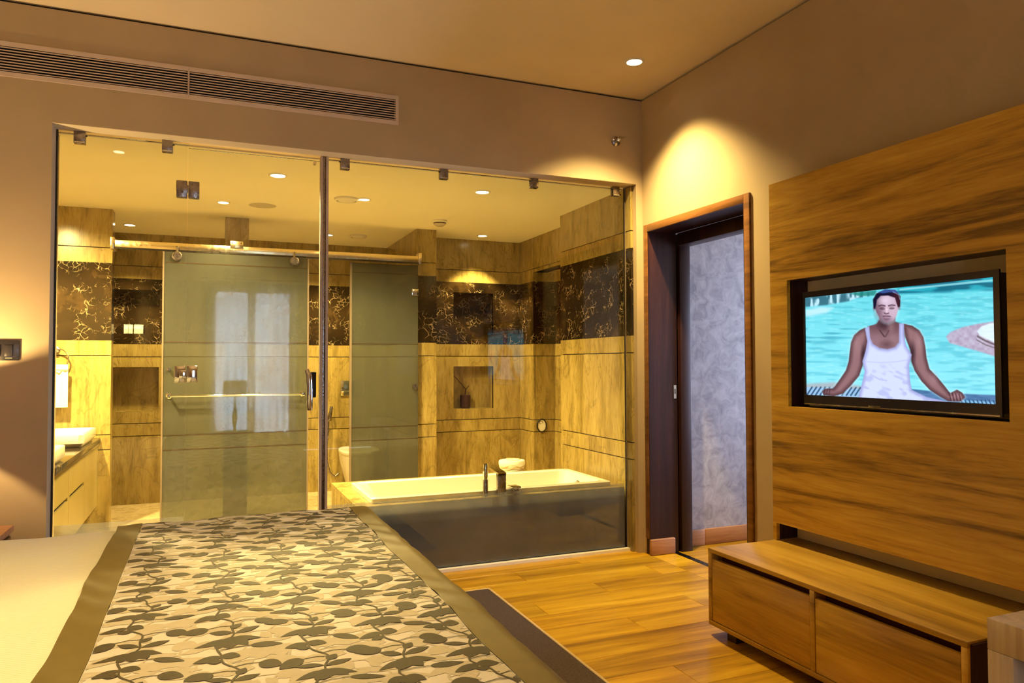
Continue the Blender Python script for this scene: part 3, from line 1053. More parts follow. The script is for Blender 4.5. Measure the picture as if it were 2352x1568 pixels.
e = thing('bathtub', (1.765, 4.80, 0.05), 'white built-in bathtub behind the glass pane', 'bathtub')
tcx, tcy, thx, thy = 1.765, 4.80, 0.835, 0.34
bm = bmesh.new()
loft(bm, [rrect(tcx, tcy, thx, thy, 0.02, 0.421), rrect(tcx, tcy, thx, thy, 0.02, 0.448), rrect(tcx, tcy, thx - 0.004, thy - 0.004, 0.02, 0.452),
          rrect(tcx, tcy, thx - 0.045, thy - 0.05, 0.06, 0.452), rrect(tcx, tcy, thx - 0.052, thy - 0.057, 0.06, 0.446),
          rrect(tcx + 0.02, tcy, thx - 0.10, thy - 0.075, 0.09, 0.30), rrect(tcx + 0.05, tcy, thx - 0.19, thy - 0.10, 0.11, 0.14),
          rrect(tcx + 0.06, tcy, thx - 0.26, thy - 0.14, 0.10, 0.085), rrect(tcx + 0.06, tcy, thx - 0.40, thy - 0.22, 0.06, 0.075)])
from_bm('tub_shell', bm, M['white_gloss'], e, smooth=True, angle=math.radians(40))
lathe('overflow', [(0.032, 0.0), (0.032, 0.008), (0.026, 0.014), (0.0, 0.014)], (2.505, 4.78, 0.385), M['chrome'], e, axis=(-1, 0, 0.25), n=20)
lathe('drain', [(0.03, 0.0), (0.03, 0.004), (0.0, 0.006)], (2.2, 4.8, 0.076), M['chrome'], e, n=20)

# tap set on the deck
fy = 4.432
e = thing('hand_shower', (1.657, fy, 0.42), 'upright chrome hand shower stick standing on the bathtub edge', 'hand shower')
lathe('shower_socket', [(0.0, 0.0), (0.019, 0.0), (0.018, 0.008), (0.0165, 0.011), (0.0165, 0.105), (0.0, 0.105)], (1.657, fy, 0.42), M['dark_steel'], e, n=24)
lathe('shower_wand', [(0.0, 0.106), (0.0152, 0.106), (0.0152, 0.118), (0.0168, 0.121), (0.0168, 0.205), (0.014, 0.21), (0.0, 0.21)], (1.657, fy, 0.42), M['chrome'], e, n=24)
e = thing('bath_spout', (1.766, fy, 0.42), 'square chrome waterfall spout leaning over the bathtub', 'tap')
box('spout_column', 1.737, 1.795, fy - 0.014, fy + 0.014, 0.42, 0.565, M['dark_steel'], e, 0.003)
bm = bmesh.new()
for dx in (0,):
    c = [(fy - 0.014, 0.566), (fy + 0.20, 0.590), (fy + 0.20, 0.575), (fy - 0.014, 0.548)]
    vs = [[bm.verts.new((xx, yy, zz)) for yy, zz in c] for xx in (1.737, 1.795)]
    for i in range(4):
        bm.faces.new((vs[0][i], vs[0][(i + 1) % 4], vs[1][(i + 1) % 4], vs[1][i]))
    bm.faces.new(vs[0])
    bm.faces.new(vs[1][::-1])
from_bm('spout_blade', bm, M['chrome'], e)
box('spout_foot', 1.727, 1.805, fy - 0.022, fy + 0.022, 0.4202, 0.424, M['chrome'], e, 0.001)
e = thing('tap_lever', (1.865, fy, 0.42), 'low chrome lever tap right of the bath spout', 'tap')
box('lever_body', 1.845, 1.885, fy - 0.018, fy + 0.018, 0.4202, 0.452, M['dark_steel'], e, 0.004)
box('lever_blade', 1.838, 1.898, fy - 0.022, fy + 0.075, 0.459, 0.470, M['chrome'], e, 0.003)
tube('lever_neck', [(1.865, fy, 0.45), (1.865, fy, 0.462)], 0.012, M['chrome'], e, 14)

# rolled towel / round bundle on the deck
e = thing('towel_bundle', (2.186, 5.262, 0.42), 'round cream towel bundle tied with cord behind the bathtub', 'towel')
lathe('towel_roll', [(0.0, 0.0), (0.088, 0.0), (0.096, 0.012), (0.097, 0.032), (0.090, 0.042), (0.094, 0.052), (0.102, 0.07), (0.102, 0.095), (0.096, 0.104), (0.04, 0.107), (0.0, 0.106)], (2.186, 5.262, 0.42), M['towel'], e, n=40)
bm = bmesh.new()
bm_tube(bm, [(2.186 + 0.0945 * math.cos(a), 5.262 + 0.0945 * math.sin(a), 0.42 + 0.046 + 0.012 * math.sin(3 * a)) for a in np.linspace(0, 2 * math.pi, 40)], 0.004, 8, cap=False)
bm_tube(bm, [(2.186 + 0.099 * math.cos(a), 5.262 + 0.099 * math.sin(a), 0.42 + 0.066 - 0.010 * math.sin(4 * a)) for a in np.linspace(0, 2 * math.pi, 48)], 0.0035, 8, cap=False)
from_bm('cord', bm, M['piping'], e, smooth=True)
bm = bmesh.new()
sp = [(2.186 + (0.008 + 0.0042 * k) * math.cos(k * 0.42), 5.262 + (0.008 + 0.0042 * k) * math.sin(k * 0.42), 0.5272) for k in range(20)]
bm_tube(bm, sp, 0.0022, 6)
from_bm('roll_seam', bm, M['piping'], e, smooth=True)

# oval soap plaque in the recess
cx, cz = 2.962, 0.676
e = thing('oval_plaque', (cx, 6.39, cz), 'small oval dark-rimmed plaque on the shaded recess wall', 'plaque')
bm = bmesh.new()
bm_tube(bm, [(cx + 0.047 * math.cos(a), 6.383, cz + 0.060 * math.sin(a)) for a in np.linspace(0, 2 * math.pi, 40)], 0.0065, 10, cap=False)
from_bm('rim', bm, M['black_metal'], e, smooth=True)
bm = bmesh.new()
vs = [bm.verts.new((cx + 0.044 * math.cos(a), 6.3845, cz + 0.056 * math.sin(a))) for a in np.linspace(0, 2 * math.pi, 36, endpoint=False)]
vb = [bm.verts.new((v.co.x, 6.3895, v.co.z)) for v in vs]
bm.faces.new(vs)
bm.faces.new(vb[::-1])
for k in range(36):
    bm.faces.new((vs[k], vs[(k + 1) % 36], vb[(k + 1) % 36], vb[k]))
from_bm('face', bm, M['white_plastic'], e)
bm = bmesh.new()
bm_tube(bm, [(cx - 0.014 + 0.009 * math.cos(a), 6.3838, cz + 0.03 + 0.012 * math.sin(a)) for a in np.linspace(0.6, 5.6, 14)], 0.0022, 6)
bm_tube(bm, [(cx + 0.002, 6.3838, cz + 0.042), (cx + 0.009, 6.3838, cz + 0.034), (cx + 0.008, 6.3838, cz + 0.024)], 0.0022, 6)
from_bm('mark', bm, M['black_plastic'], e)

# twig in a small dark pot in the lower niche
e = thing('twig_pot', (2.33, 6.80, 0.836), 'small dark pot with a bare forked twig in the lower niche', 'vase')
pb = [(0.0, 0.0), (0.042, 0.0), (0.050, 0.01), (0.052, 0.125), (0.048, 0.128), (0.045, 0.115), (0.0, 0.115)]
lathe('pot', pb, (2.335, 6.80, 0.837), M['dark_wood'], e, n=24)
bm = bmesh.new()
bm_tube(bm, [(2.33, 6.80, 0.93), (2.335, 6.80, 1.0), (2.338, 6.80, 1.02), (2.30, 6.80, 1.065), (2.245, 6.80, 1.125), (2.215, 6.80, 1.15)], [0.006, 0.006, 0.006, 0.005, 0.004, 0.003], 8)
bm_tube(bm, [(2.338, 6.80, 1.02), (2.358, 6.80, 1.035), (2.372, 6.80, 1.055)], [0.005, 0.004, 0.003], 8)
from_bm('twig', bm, M['dark_wood'], e, smooth=True)

# toiletry boxes in the upper niche of the toilet wall
for x0, x1, lab in ((-0.703, -0.669, 'leftmost narrow white toiletry box in the marble niche'),
                    (-0.666, -0.630, 'middle narrow white toiletry box in the marble niche'),
                    (-0.620, -0.543, 'widest white toiletry box in the marble niche')):
    e = thing('toiletry_box', (x0, 7.6, 1.5525), lab, 'box', 'toiletry boxes in the marble niche')
    box('carton', x0, x1, 7.575, 7.615, 1.5525, 1.625, M['white_plastic'], e, 0.002)
    box('carton_lid', x0 - 0.0008, x1 + 0.0008, 7.574, 7.616, 1.626, 1.637, M['white_plastic'], e, 0.002)
    box('printed_band', x0 + 0.004, x1 - 0.004, 7.5742, 7.5749, 1.585, 1.590, M['grey_plastic'], e)

# ================================================================== VANITY
VX = -0.760
e = thing('vanity_cabinet', (-1.1, 5.48, 0.2), 'wall-hung beige vanity cabinet under the dark counter', 'cabinet')
box('carcass', -1.44, VX - 0.022, 4.50, 6.412, 0.20, 0.655, M['vanity'], e)
for y0, y1 in ((4.50, 5.133), (5.137, 5.768), (5.772, 6.412)):
    d = plate('door', 'x', VX - 0.020, VX, y0, y1, 0.20, 0.655, M['vanity'], [(y1 - 0.60, y1 - 0.04, 0.455, 0.478)] if y1 < 6 else [], e)
    if y1 < 6:
        box('finger_slot', VX - 0.0215, VX - 0.012, y1 - 0.60, y1 - 0.04, 0.455, 0.478, M['grille_dark'], d)
e = thing('vanity_counter', (-1.1, 5.48, 0.66), 'dark veined stone counter carrying the two basins', 'counter')
box('counter_slab', -1.445, -0.745, 4.48, 6.415, 0.675, 0.71, M['marble'], e, 0.002)
box('counter_edge', -0.76, -0.745, 4.48, 6.415, 0.657, 0.6745, M['marble'], e)


def basin(y0, y1, label):
    cxb, cyb, hxb, hyb = -0.965, (y0 + y1) / 2, 0.205, (y1 - y0) / 2
    e = thing('wash_basin', (cxb, cyb, 0.71), label, 'wash basin', 'white vessel basins')
    bm = bmesh.new()
    loft(bm, [rrect(cxb, cyb, hxb - 0.02, hyb - 0.03, 0.04, 0.711), rrect(cxb, cyb, hxb, hyb, 0.045, 0.74), rrect(cxb, cyb, hxb, hyb, 0.045, 0.796), rrect(cxb, cyb, hxb - 0.003, hyb - 0.003, 0.044, 0.80),
              rrect(cxb, cyb, hxb - 0.02, hyb - 0.02, 0.04, 0.80), rrect(cxb, cyb, hxb - 0.024, hyb - 0.024, 0.04, 0.795), rrect(cxb, cyb, hxb - 0.05, hyb - 0.06, 0.05, 0.745), rrect(cxb, cyb, hxb - 0.12, hyb - 0.16, 0.03, 0.738)], close_first=True)
    from_bm('bowl', bm, M['white_gloss'], e, smooth=True, angle=math.radians(40))
    lathe('drain', [(0.022, 0.0), (0.022, 0.003), (0.0, 0.004)], (cxb, cyb, 0.739), M['chrome'], e, n=16)


basin(5.68, 6.32, 'white basin at the far end of the dark counter')
basin(4.50, 5.03, 'white basin at the near end of the dark counter')

# towel ring and towel
e = thing('towel_ring', (-1.035, 6.42, 1.40), 'chrome towel ring on the stone wall over the basin', 'towel ring')
lathe('ring_mount', [(0.022, 0.0), (0.022, 0.008), (0.012, 0.012), (0.012, 0.045), (0.0, 0.048)], (-1.04, 6.42, 1.385), M['chrome'], e, axis=(0, -1, 0), n=20)
bm = bmesh.new()
bm_tube(bm, [(-1.035 + 0.078 * math.cos(a), 6.378, 1.312 + 0.078 * math.sin(a)) for a in np.linspace(0, 2 * math.pi, 40)], 0.005, 8, cap=False)
from_bm('ring', bm, M['chrome'], e, smooth=True)


def cloth_sheet(name, x0, x1, z0, z1, yfun, m, parent, nx=20, nz=20, thick=0.008):
    bm = bmesh.new()
    g = [[[bm.verts.new((x0 + (x1 - x0) * i / nx, yfun(i / nx, j / nz) + s, z0 + (z1 - z0) * j / nz)) for j in range(nz + 1)] for i in range(nx + 1)] for s in (0.0, thick)]
    for s in (0, 1):
        for i in range(nx):
            for j in range(nz):
                bm.faces.new((g[s][i][j], g[s][i + 1][j], g[s][i + 1][j + 1], g[s][i][j + 1]))
    for j in range(nz):
        for i in (0, nx):
            bm.faces.new((g[0][i][j], g[0][i][j + 1], g[1][i][j + 1], g[1][i][j]))
    for i in range(nx):
        for j in (0, nz):
            bm.faces.new((g[0][i][j], g[0][i + 1][j], g[1][i + 1][j], g[1][i][j]))
    return from_bm(name, bm, m, parent, smooth=True, angle=math.radians(60))


e = thing('hand_towel', (-1.03, 6.37, 0.95), 'white hand towel hanging from the chrome ring', 'towel')
cloth_sheet('towel_front', -1.105, -0.955, 0.952, 1.272, lambda u, v: 6.352 - 0.010 * math.sin(u * 9) * v + 0.006 * math.sin(u * 23) * v, M['towel'], e)
cloth_sheet('towel_back', -1.10, -0.965, 0.99, 1.262, lambda u, v: 6.390 + 0.006 * math.sin(u * 8), M['towel'], e)
box('towel_band', -1.104, -0.957, 6.340, 6.343, 1.225, 1.235, M['piping'], e)

# ================================================================== TOILET AND BIDET SPRAY
e = thing('toilet', (1.36, 7.2, 0.0), 'white wall-hung toilet half hidden by the frosted panel', 'toilet')


def egg(cx, y_back, y_front, hw, z, n=36):
    pts = []
    ly = y_back - y_front
    for k in range(n):
        a = 2 * math.pi * k / n
        yy = math.cos(a)
        xx = math.sin(a)
        w = hw * (abs(xx) ** 0.8) * (1 if xx >= 0 else -1)
        yy2 = (abs(yy) ** 0.75) * (1 if yy >= 0 else -1)
        pts.append((cx + w, (y_back + y_front) / 2 + yy2 * ly / 2, z))
    return pts


tx = 1.375
bm = bmesh.new()
loft(bm, [egg(tx, 7.51, 7.12, 0.10, 0.10), egg(tx, 7.515, 7.02, 0.13, 0.20), egg(tx, 7.515, 6.94, 0.165, 0.32), egg(tx, 7.515, 6.92, 0.175, 0.405)], close_first=True)
from_bm('bowl', bm, M['white_gloss'], e, smooth=True, angle=math.radians(45))
bm = bmesh.new()
loft(bm, [egg(tx, 7.47, 6.91, 0.18, 0.408), egg(tx, 7.47, 6.905, 0.185, 0.415), egg(tx, 7.47, 6.905, 0.185, 0.438), egg(tx, 7.465, 6.912, 0.178, 0.446)], close_first=True)
from_bm('lid', bm, M['white_gloss'], e, smooth=True, angle=math.radians(45))
box('flush_plate', tx - 0.12, tx + 0.12, 7.508, 7.5195, 0.95, 1.10, M['chrome'], e, 0.003)

e = thing('bidet_spray', (1.135, 7.48, 0.6), 'chrome bidet spray with looping hose on the toilet wall', 'bidet spray')
lathe('wall_bracket', [(0.02, 0.0), (0.02, 0.01), (0.01, 0.014), (0.01, 0.035), (0.0, 0.036)], (1.125, 7.52, 0.615), M['dark_steel'], e, axis=(0, -1, 0), n=18)
tube('spray_head', [(1.155, 7.47, 0.845), (1.150, 7.465, 0.80), (1.138, 7.47, 0.75), (1.128, 7.475, 0.70)], [0.015, 0.017, 0.020, 0.014], M['dark_steel'], e, 14)
lathe('head_clip', [(0.018, 0.0), (0.018, 0.012), (0.011, 0.016), (0.011, 0.04), (0.0, 0.041)], (1.135, 7.52, 0.73), M['dark_steel'], e, axis=(0, -1, 0), n=16)
pts = []
for t_ in np.linspace(0, 1, 40):
    x_ = 1.128 + 0.10 * math.sin(t_ * math.pi) * (1 if t_ < 0.6 else 1) - 0.015 * t_
    pts.append((1.128 - 0.012 * math.sin(t_ * math.pi * 2), 7.482, 0.70 - 0.09 * t_))
hose = [(1.128, 7.478, 0.70), (1.125, 7.482, 0.60), (1.115, 7.484, 0.45), (1.120, 7.486, 0.30), (1.150, 7.486, 0.19), (1.195, 7.486, 0.15), (1.235, 7.488, 0.18)]
hp = []
for i in range(len(hose) - 1):
    p0 = Vector(hose[max(i - 1, 0)]); p1 = Vector(hose[i]); p2 = Vector(hose[i + 1]); p3 = Vector(hose[min(i + 2, len(hose) - 1)])
    for s in np.linspace(0, 1, 6, endpoint=False):
        hp.append(0.5 * ((2 * p1) + (-p0 + p2) * s + (2 * p0 - 5 * p1 + 4 * p2 - p3) * s * s + (-p0 + 3 * p1 - 3 * p2 + p3) * s ** 3))
hp.append(Vector(hose[-1]))
tube('hose', hp, 0.0085, M['dark_steel'], e, 10)

# ================================================================== TELEVISION WALL PANEL
XF = 2.59
RY0, RY1, RZ0, RZ1 = 1.705, 2.760, 1.059, 1.668
SL0, SL1, SLZ = 0.40, 2.852, 0.4855
PY0, PY1, PZ1 = 0.40, 2.874, 2.158
e = thing('television_surround', (XF, 1.64, 0.40), 'large wood veneer wall panel framing the television', 'wall panel')
plate('veneer_board', 'x', XF, XF + 0.02, PY0, PY1, 0.402, PZ1, M['panel_wood'], [(RY0, RY1, RZ0, RZ1), (SL0 - 1, SL1, 0.0, SLZ)], e)
bm = bmesh.new()
xa, xb = XF + 0.021, X_B - 0.001
t = 0.018
bm_box(bm, xa, xb, RY0 - t, RY0, RZ0 - t, RZ1 + t)
bm_box(bm, xa, xb, RY1, RY1 + t, RZ0 - t, RZ1 + t)
bm_box(bm, xa, xb, RY0, RY1, RZ0 - t, RZ0)
bm_box(bm, xa, xb, RY0, RY1, RZ1, RZ1 + t)
from_bm('recess_lining', bm, M['dark_wood'], e)
bm = bmesh.new()
bm_box(bm, xa, xb, SL1, PY1, 0.402, PZ1)
bm_box(bm, xa, xb, PY0, SL1, PZ1 - t, PZ1)
bm_box(bm, xa, xb, PY0, SL1, SLZ, SLZ + t)
from_bm('panel_batten', bm, M['dark_wood'], e)

bm = bmesh.new()
bm_box(bm, X_B - 0.009, X_B - 0.002, RY0 + 0.001, RY1 - 0.001, RZ0 + 0.001, RZ1 - 0.001)
from_bm('recess_back', bm, M['ceiling'], e)  # paler board added over the wall to brighten the shaded recess
box('slot_back', X_B - 0.009, X_B - 0.002, PY0, SL1 - 0.001, 0.401, SLZ - 0.001, M['ceiling'], e)  # pale board again, brightening the shaded slot by colour

# ------------------------------------------------------------------ television
e = thing('television', (2.66, 2.21, 1.09), 'flat television with glossy black frame set in the wood panel', 'television')
TX = 2.628
TY0, TY1, TZ0, TZ1 = 1.752, 2.692, 1.072, 1.604
SY0, SY1, SZ0, SZ1 = 1.775, 2.680, 1.118, 1.577
plate('bezel', 'x', TX - 0.006, TX + 0.004, TY0, TY1, TZ0, TZ1, M['bezel'], [(SY0, SY1, SZ0, SZ1)], e)
box('casing', TX + 0.0045, TX + 0.06, TY0 + 0.01, TY1 - 0.01, TZ0 + 0.01, TZ1 - 0.01, M['bezel'], e)
box('chrome_lip', TX - 0.011, TX - 0.0065, TY0 + 0.005, TY1 - 0.005, TZ0 + 0.002, TZ0 + 0.007, M['brass'], e)
box('logo_bar', TX - 0.012, TX - 0.0065, 2.26, 2.32, TZ0 + 0.0075, TZ0 + 0.014, M['brass'], e)
box('mount_block', TX + 0.0605, X_B - 0.0095, 2.05, 2.40, 1.2, 1.45, M['black_metal'], e)


def smooth(a, b, x):
    t_ = np.clip((x - a) / (b - a), 0, 1)
    return t_ * t_ * (3 - 2 * t_)


def sdf_poly(px, py, poly):
    poly = np.array(poly, float)
    d = np.full(px.shape, 1e9)
    s = np.ones(px.shape)
    n = len(poly)
    j = n - 1
    for i in range(n):
        ex, ey = poly[j] - poly[i]
        wx, wy = px - poly[i][0], py - poly[i][1]
        tt = np.clip((wx * ex + wy * ey) / (ex * ex + ey * ey + 1e-9), 0, 1)
        bx, by = wx - ex * tt, wy - ey * tt
        d = np.minimum(d, bx * bx + by * by)
        c1 = py >= poly[i][1]
        c2 = py < poly[j][1]
        c3 = ex * wy > ey * wx
        flip = (c1 & c2 & c3) | (~c1 & ~c2 & ~c3)
        s = np.where(flip, -s, s)
        j = i
    return s * np.sqrt(d)


def vnoise(x, y, seed):
    r = np.random.default_rng(seed)
    tab = r.random((64, 64))
    xi, yi = np.floor(x).astype(int), np.floor(y).astype(int)
    fx, fy_ = x - xi, y - yi
    fx = fx * fx * (3 - 2 * fx)
    fy_ = fy_ * fy_ * (3 - 2 * fy_)
    g = lambda a, b_: tab[a % 64, b_ % 64]
    return (g(xi, yi) * (1 - fx) + g(xi + 1, yi) * fx) * (1 - fy_) + (g(xi, yi + 1) * (1 - fx) + g(xi + 1, yi + 1) * fx) * fy_


def screen_picture(nx, ny):
    """the broadcast picture, drawn on a 1900 x 1100 canvas of its own"""
    u, v = np.meshgrid(np.linspace(0, 1, nx), np.linspace(0, 1, ny))
    # canvas with the foreshortening of the sketch it was drawn from
    src = np.array([(0, 0), (1, 0), (1, 1), (0, 1)], float)
    dst = np.array([(48, 330), (1935, 108), (1952, 1374), (58, 1298)], float)
    A = []
    bb = []
    for (a, b_), (X_, Y_) in zip(src, dst):
        A.append([a, b_, 1, 0, 0, 0, -a * X_, -b_ * X_]); bb.append(X_)
        A.append([0, 0, 0, a, b_, 1, -a * Y_, -b_ * Y_]); bb.append(Y_)
    H = np.append(np.linalg.solve(np.array(A), np.array(bb)), 1).reshape(3, 3)
    w_ = H[2, 0] * u + H[2, 1] * v + 1
    px = (H[0, 0] * u + H[0, 1] * v + H[0, 2]) / w_
    py = (H[1, 0] * u + H[1, 1] * v + H[1, 2]) / w_
    n1 = vnoise(px / 160, py / 22, 1)
    n2 = vnoise(px / 60, py / 9, 2)
    n3 = vnoise(px / 25, py / 25, 3)
    img = np.zeros(px.shape + (3,))

    def C(r, g, b_):
        return np.array([r, g, b_], float) / 255

    def over(mask, c):
        nonlocal img
        img = img * (1 - mask[..., None]) + mask[..., None] * (c if getattr(c, 'ndim', 1) == 3 else np.broadcast_to(c, img.shape))

    def mixc(a, b_, t_):
        return a * (1 - t_[..., None]) + b_ * t_[..., None]

    def fill(poly, c, soft=5.0, op=1.0):
        over(smooth(soft, -soft, sdf_poly(px, py, poly)) * op, c)

    def line(pts, wd, c, op=1.0, soft=4.0):
        d = np.full(px.shape, 1e9)
        for (x0, y0), (x1, y1) in zip(pts[:-1], pts[1:]):
            ex, ey = x1 - x0, y1 - y0
            tt = np.clip(((px - x0) * ex + (py - y0) * ey) / (ex * ex + ey * ey + 1e-9), 0, 1)
            d = np.minimum(d, np.hypot(px - x0 - ex * tt, py - y0 - ey * tt))
        over(smooth(wd + soft, max(wd - soft, 0), d) * op, c)

    def blob(cx_, cy_, rx, ry, c, op=1.0, p=1.0):
        d = np.hypot((px - cx_) / rx, (py - cy_) / ry)
        over(np.clip(1 - d, 0, 1) ** p * op, c)

    # pool water
    img[:] = mixc(C(105, 212, 226), C(138, 226, 242), np.clip((py - 300) / 900, 0, 1))
    over(smooth(0.45, 0.85, n1) * 0.45, C(70, 175, 195))
    over(smooth(0.55, 0.95, n2) * 0.35, C(175, 240, 248))
    over(smooth(620, 200, px) * smooth(900, 640, py) * smooth(560, 640, py) * smooth(0.4, 0.8, n1) * 0.7, C(60, 150, 175))
    # far rim on the right, cascade on the left
    over(smooth(310, 260, py + (px - 1000) * 0.055) * smooth(930, 1010, px), mixc(C(40, 165, 185), C(20, 105, 130), smooth(0.35, 0.7, n1)))
    line([(1000, 240), (1500, 185), (1935, 140)], 10, C(150, 220, 228), 0.8)
    fill([(40, 320), (700, 255), (720, 300), (560, 330), (480, 360), (260, 400), (48, 420)], mixc(C(52, 100, 118), C(190, 226, 240), smooth(0.35, 0.75, vnoise(px / 22, py / 60, 5))), 12, 0.9)
    fill([(480, 280), (700, 255), (760, 250), (760, 300), (600, 310)], C(30, 130, 120), 10, 0.85)
    fill([(48, 450), (200, 420), (330, 430), (260, 480), (48, 520)], C(195, 232, 246), 22, 0.85)
    # stone islet with a white lounger
    fill([(1455, 705), (1500, 660), (1620, 610), (1780, 575), (1960, 545), (1960, 905), (1780, 850), (1600, 800), (1490, 770)],
         mixc(C(166, 150, 178), C(190, 186, 208), n3), 10)
    fill([(1765, 650), (1810, 600), (1890, 572), (1960, 560), (1960, 770), (1850, 720), (1790, 690)], mixc(C(200, 226, 242), C(225, 240, 250), n2), 8)
    line([(1770, 700), (1840, 740), (1960, 790)], 9, C(95, 85, 95), 0.9)
    line([(1760, 735), (1850, 785), (1960, 820)], 6, C(110, 100, 112), 0.9)
    # deck
    fill([(40, 1190), (330, 1170), (640, 1210), (620, 1330), (40, 1330)], C(172, 170, 178), 22, 0.8)
    fill([(40, 1222), (640, 1235), (620, 1340), (40, 1340)], C(150, 190, 228), 6)
    for k in range(14):
        x0 = 60 + 44 * k
        line([(x0 + 52, 1222), (x0, 1300)], 7, C(30, 62, 96), 0.9)
    fill([(1090, 1228), (1200, 1240), (1500, 1268), (1960, 1285), (1960, 1390), (1200, 1360)], mixc(C(62, 104, 150), C(92, 132, 176), n2), 8)
    fill([(1590, 1335), (1960, 1352), (1960, 1390), (1590, 1390)], C(130, 185, 225), 5)
    for k in range(10):
        x0 = 1600 + 40 * k
        line([(x0, 1338), (x0 + 20, 1380)], 6, C(30, 62, 100), 0.9)
    # bather : arms
    sk_d, sk_m, sk_l = C(92, 62, 68), C(146, 108, 112), C(182, 144, 148)
    larm = [(648, 622), (590, 650), (535, 700), (505, 770), (492, 860), (480, 960), (452, 1050), (395, 1135), (325, 1232), (250, 1235), (212, 1262), (225, 1300), (330, 1312), (420, 1285), (500, 1205), (585, 1105), (618, 1010), (636, 900), (668, 800), (680, 690)]
    rarm = [(1030, 580), (1120, 600), (1190, 645), (1230, 715), (1248, 810), (1260, 920), (1288, 1030), (1370, 1115), (1440, 1200), (1492, 1268), (1560, 1232), (1612, 1262), (1642, 1308), (1596, 1350), (1470, 1348), (1400, 1310), (1290, 1240), (1205, 1150), (1140, 1050), (1108, 960), (1100, 850), (1050, 720)]
    for arm in (larm, rarm):
        d = sdf_poly(px, py, arm)
        over(smooth(26, 0, d) * 0.35, C(205, 240, 248))
        over(smooth(5, -5, d), mixc(sk_d, sk_m, smooth(0, 55, -d)))
    blob(560, 780, 70, 150, sk_l, 0.35)
    blob(1190, 760, 60, 150, sk_l, 0.45)
    blob(1330, 1120, 60, 90, sk_l, 0.35)
    blob(630, 900, 40, 150, C(40, 24, 34), 0.75)
    blob(1120, 870, 45, 150, C(40, 24, 34), 0.7)
    for k in range(4):
        line([(1480 + 34 * k, 1262 + 6 * k), (1500 + 32 * k, 1345)], 4, C(60, 34, 44), 0.8)
        line([(1494 + 34 * k, 1262 + 6 * k), (1514 + 32 * k, 1340)], 5, sk_l, 0.5)
    for k in range(3):
        line([(240 + 26 * k, 1240), (232 + 24 * k, 1296)], 3.5, C(60, 34, 44), 0.7)
    # chest and neck
    fill([(672, 610), (760, 585), (790, 540), (778, 470), (958, 470), (950, 560), (1040, 590), (1045, 790), (930, 860), (720, 830), (690, 720)], mixc(C(104, 72, 80), C(142, 108, 116), smooth(560, 760, py)), 6)
    blob(830, 590, 90, 80, C(52, 32, 42), 0.8)
    blob(905, 610, 50, 90, C(168, 132, 136), 0.5)
    line([(795, 650), (838, 710)], 7, C(66, 42, 50), 0.7)
    line([(885, 650), (850, 712)], 6, C(66, 42, 50), 0.55)
    blob(760, 730, 80, 60, C(150, 114, 126), 0.5)
    blob(930, 720, 60, 60, C(160, 122, 130), 0.5)
    blob(860, 790, 90, 60, C(82, 54, 62), 0.6)
    # vest
    vest = [(645, 632), (688, 606), (697, 720), (725, 785), (790, 825), (870, 836), (945, 815), (985, 765), (988, 578), (1036, 580), (1036, 700), (1056, 800), (1112, 890), (1096, 950), (1084, 1000), (1094, 1150), (1110, 1240), (1260, 1310), (1470, 1352), (1300, 1400), (560, 1400), (585, 1290), (610, 1190), (640, 1060), (618, 960), (650, 860), (668, 760)]
    dv = sdf_poly(px, py, vest)
    over(smooth(5, -5, dv), mixc(C(160, 164, 214), C(205, 214, 252), smooth(0, 46, -dv)))
    over(smooth(0, -30, dv) * smooth(0.5, 0.85, vnoise((px + py * 0.5) / 60, (py - px * 0.4) / 26, 9)) * smooth(960, 1050, py) * 0.45, C(152, 158, 210))
    line([(640, 960), (800, 972), (960, 960), (1085, 940)], 4, C(176, 182, 226), 0.7)
    line([(700, 1090), (790, 1140), (860, 1150)], 7, C(160, 166, 214), 0.5)
    line([(690, 730), (725, 795), (800, 835), (880, 842), (955, 818), (985, 775)], 4, C(150, 150, 190), 0.6)
    # head
    face = [(742, 330), (770, 285), (860, 268), (955, 285), (984, 340), (978, 440), (962, 500), (930, 548), (880, 572), (840, 566), (790, 520), (762, 470), (746, 420)]
    dfc = sdf_poly(px, py, face)
    over(smooth(34, 6, dfc) * 0.35, C(200, 244, 252))
    over(smooth(5, -5, dfc), mixc(C(120, 92, 108), C(196, 168, 188), smooth(745, 860, px)))
    blob(850, 350, 110, 70, C(226, 208, 228), 0.8)
    blob(925, 440, 60, 90, C(208, 182, 202), 0.6)
    blob(790, 480, 70, 90, C(120, 88, 104), 0.6)
    blob(858, 545, 90, 60, C(104, 76, 96), 0.75)
    blob(866, 440, 18, 60, C(232, 206, 222), 0.8)
    line([(786, 405), (815, 396), (848, 404)], 6, C(60, 38, 52), 0.85)
    line([(884, 402), (915, 394), (946, 398)], 6, C(60, 38, 52), 0.85)
    blob(818, 424, 34, 20, C(96, 62, 76), 0.8)
    blob(914, 420, 34, 20, C(110, 76, 90), 0.7)
    line([(797, 432), (820, 438), (842, 434)], 3, C(40, 22, 34), 0.9)
    line([(893, 430), (914, 434), (938, 428)], 3, C(40, 22, 34), 0.9)
    line([(840, 474), (858, 484), (884, 476)], 5, C(70, 40, 54), 0.85)
    line([(828, 508), (856, 504), (900, 508)], 4.5, C(70, 34, 50), 0.95)
    blob(862, 522, 36, 14, C(176, 132, 150), 0.7)
    line([(836, 534), (890, 534)], 3, C(96, 66, 84), 0.6)
    # ears and hair
    blob(738, 430, 20, 34, C(120, 90, 108), 0.9)
    blob(990, 425, 18, 30, C(140, 100, 116), 0.9)
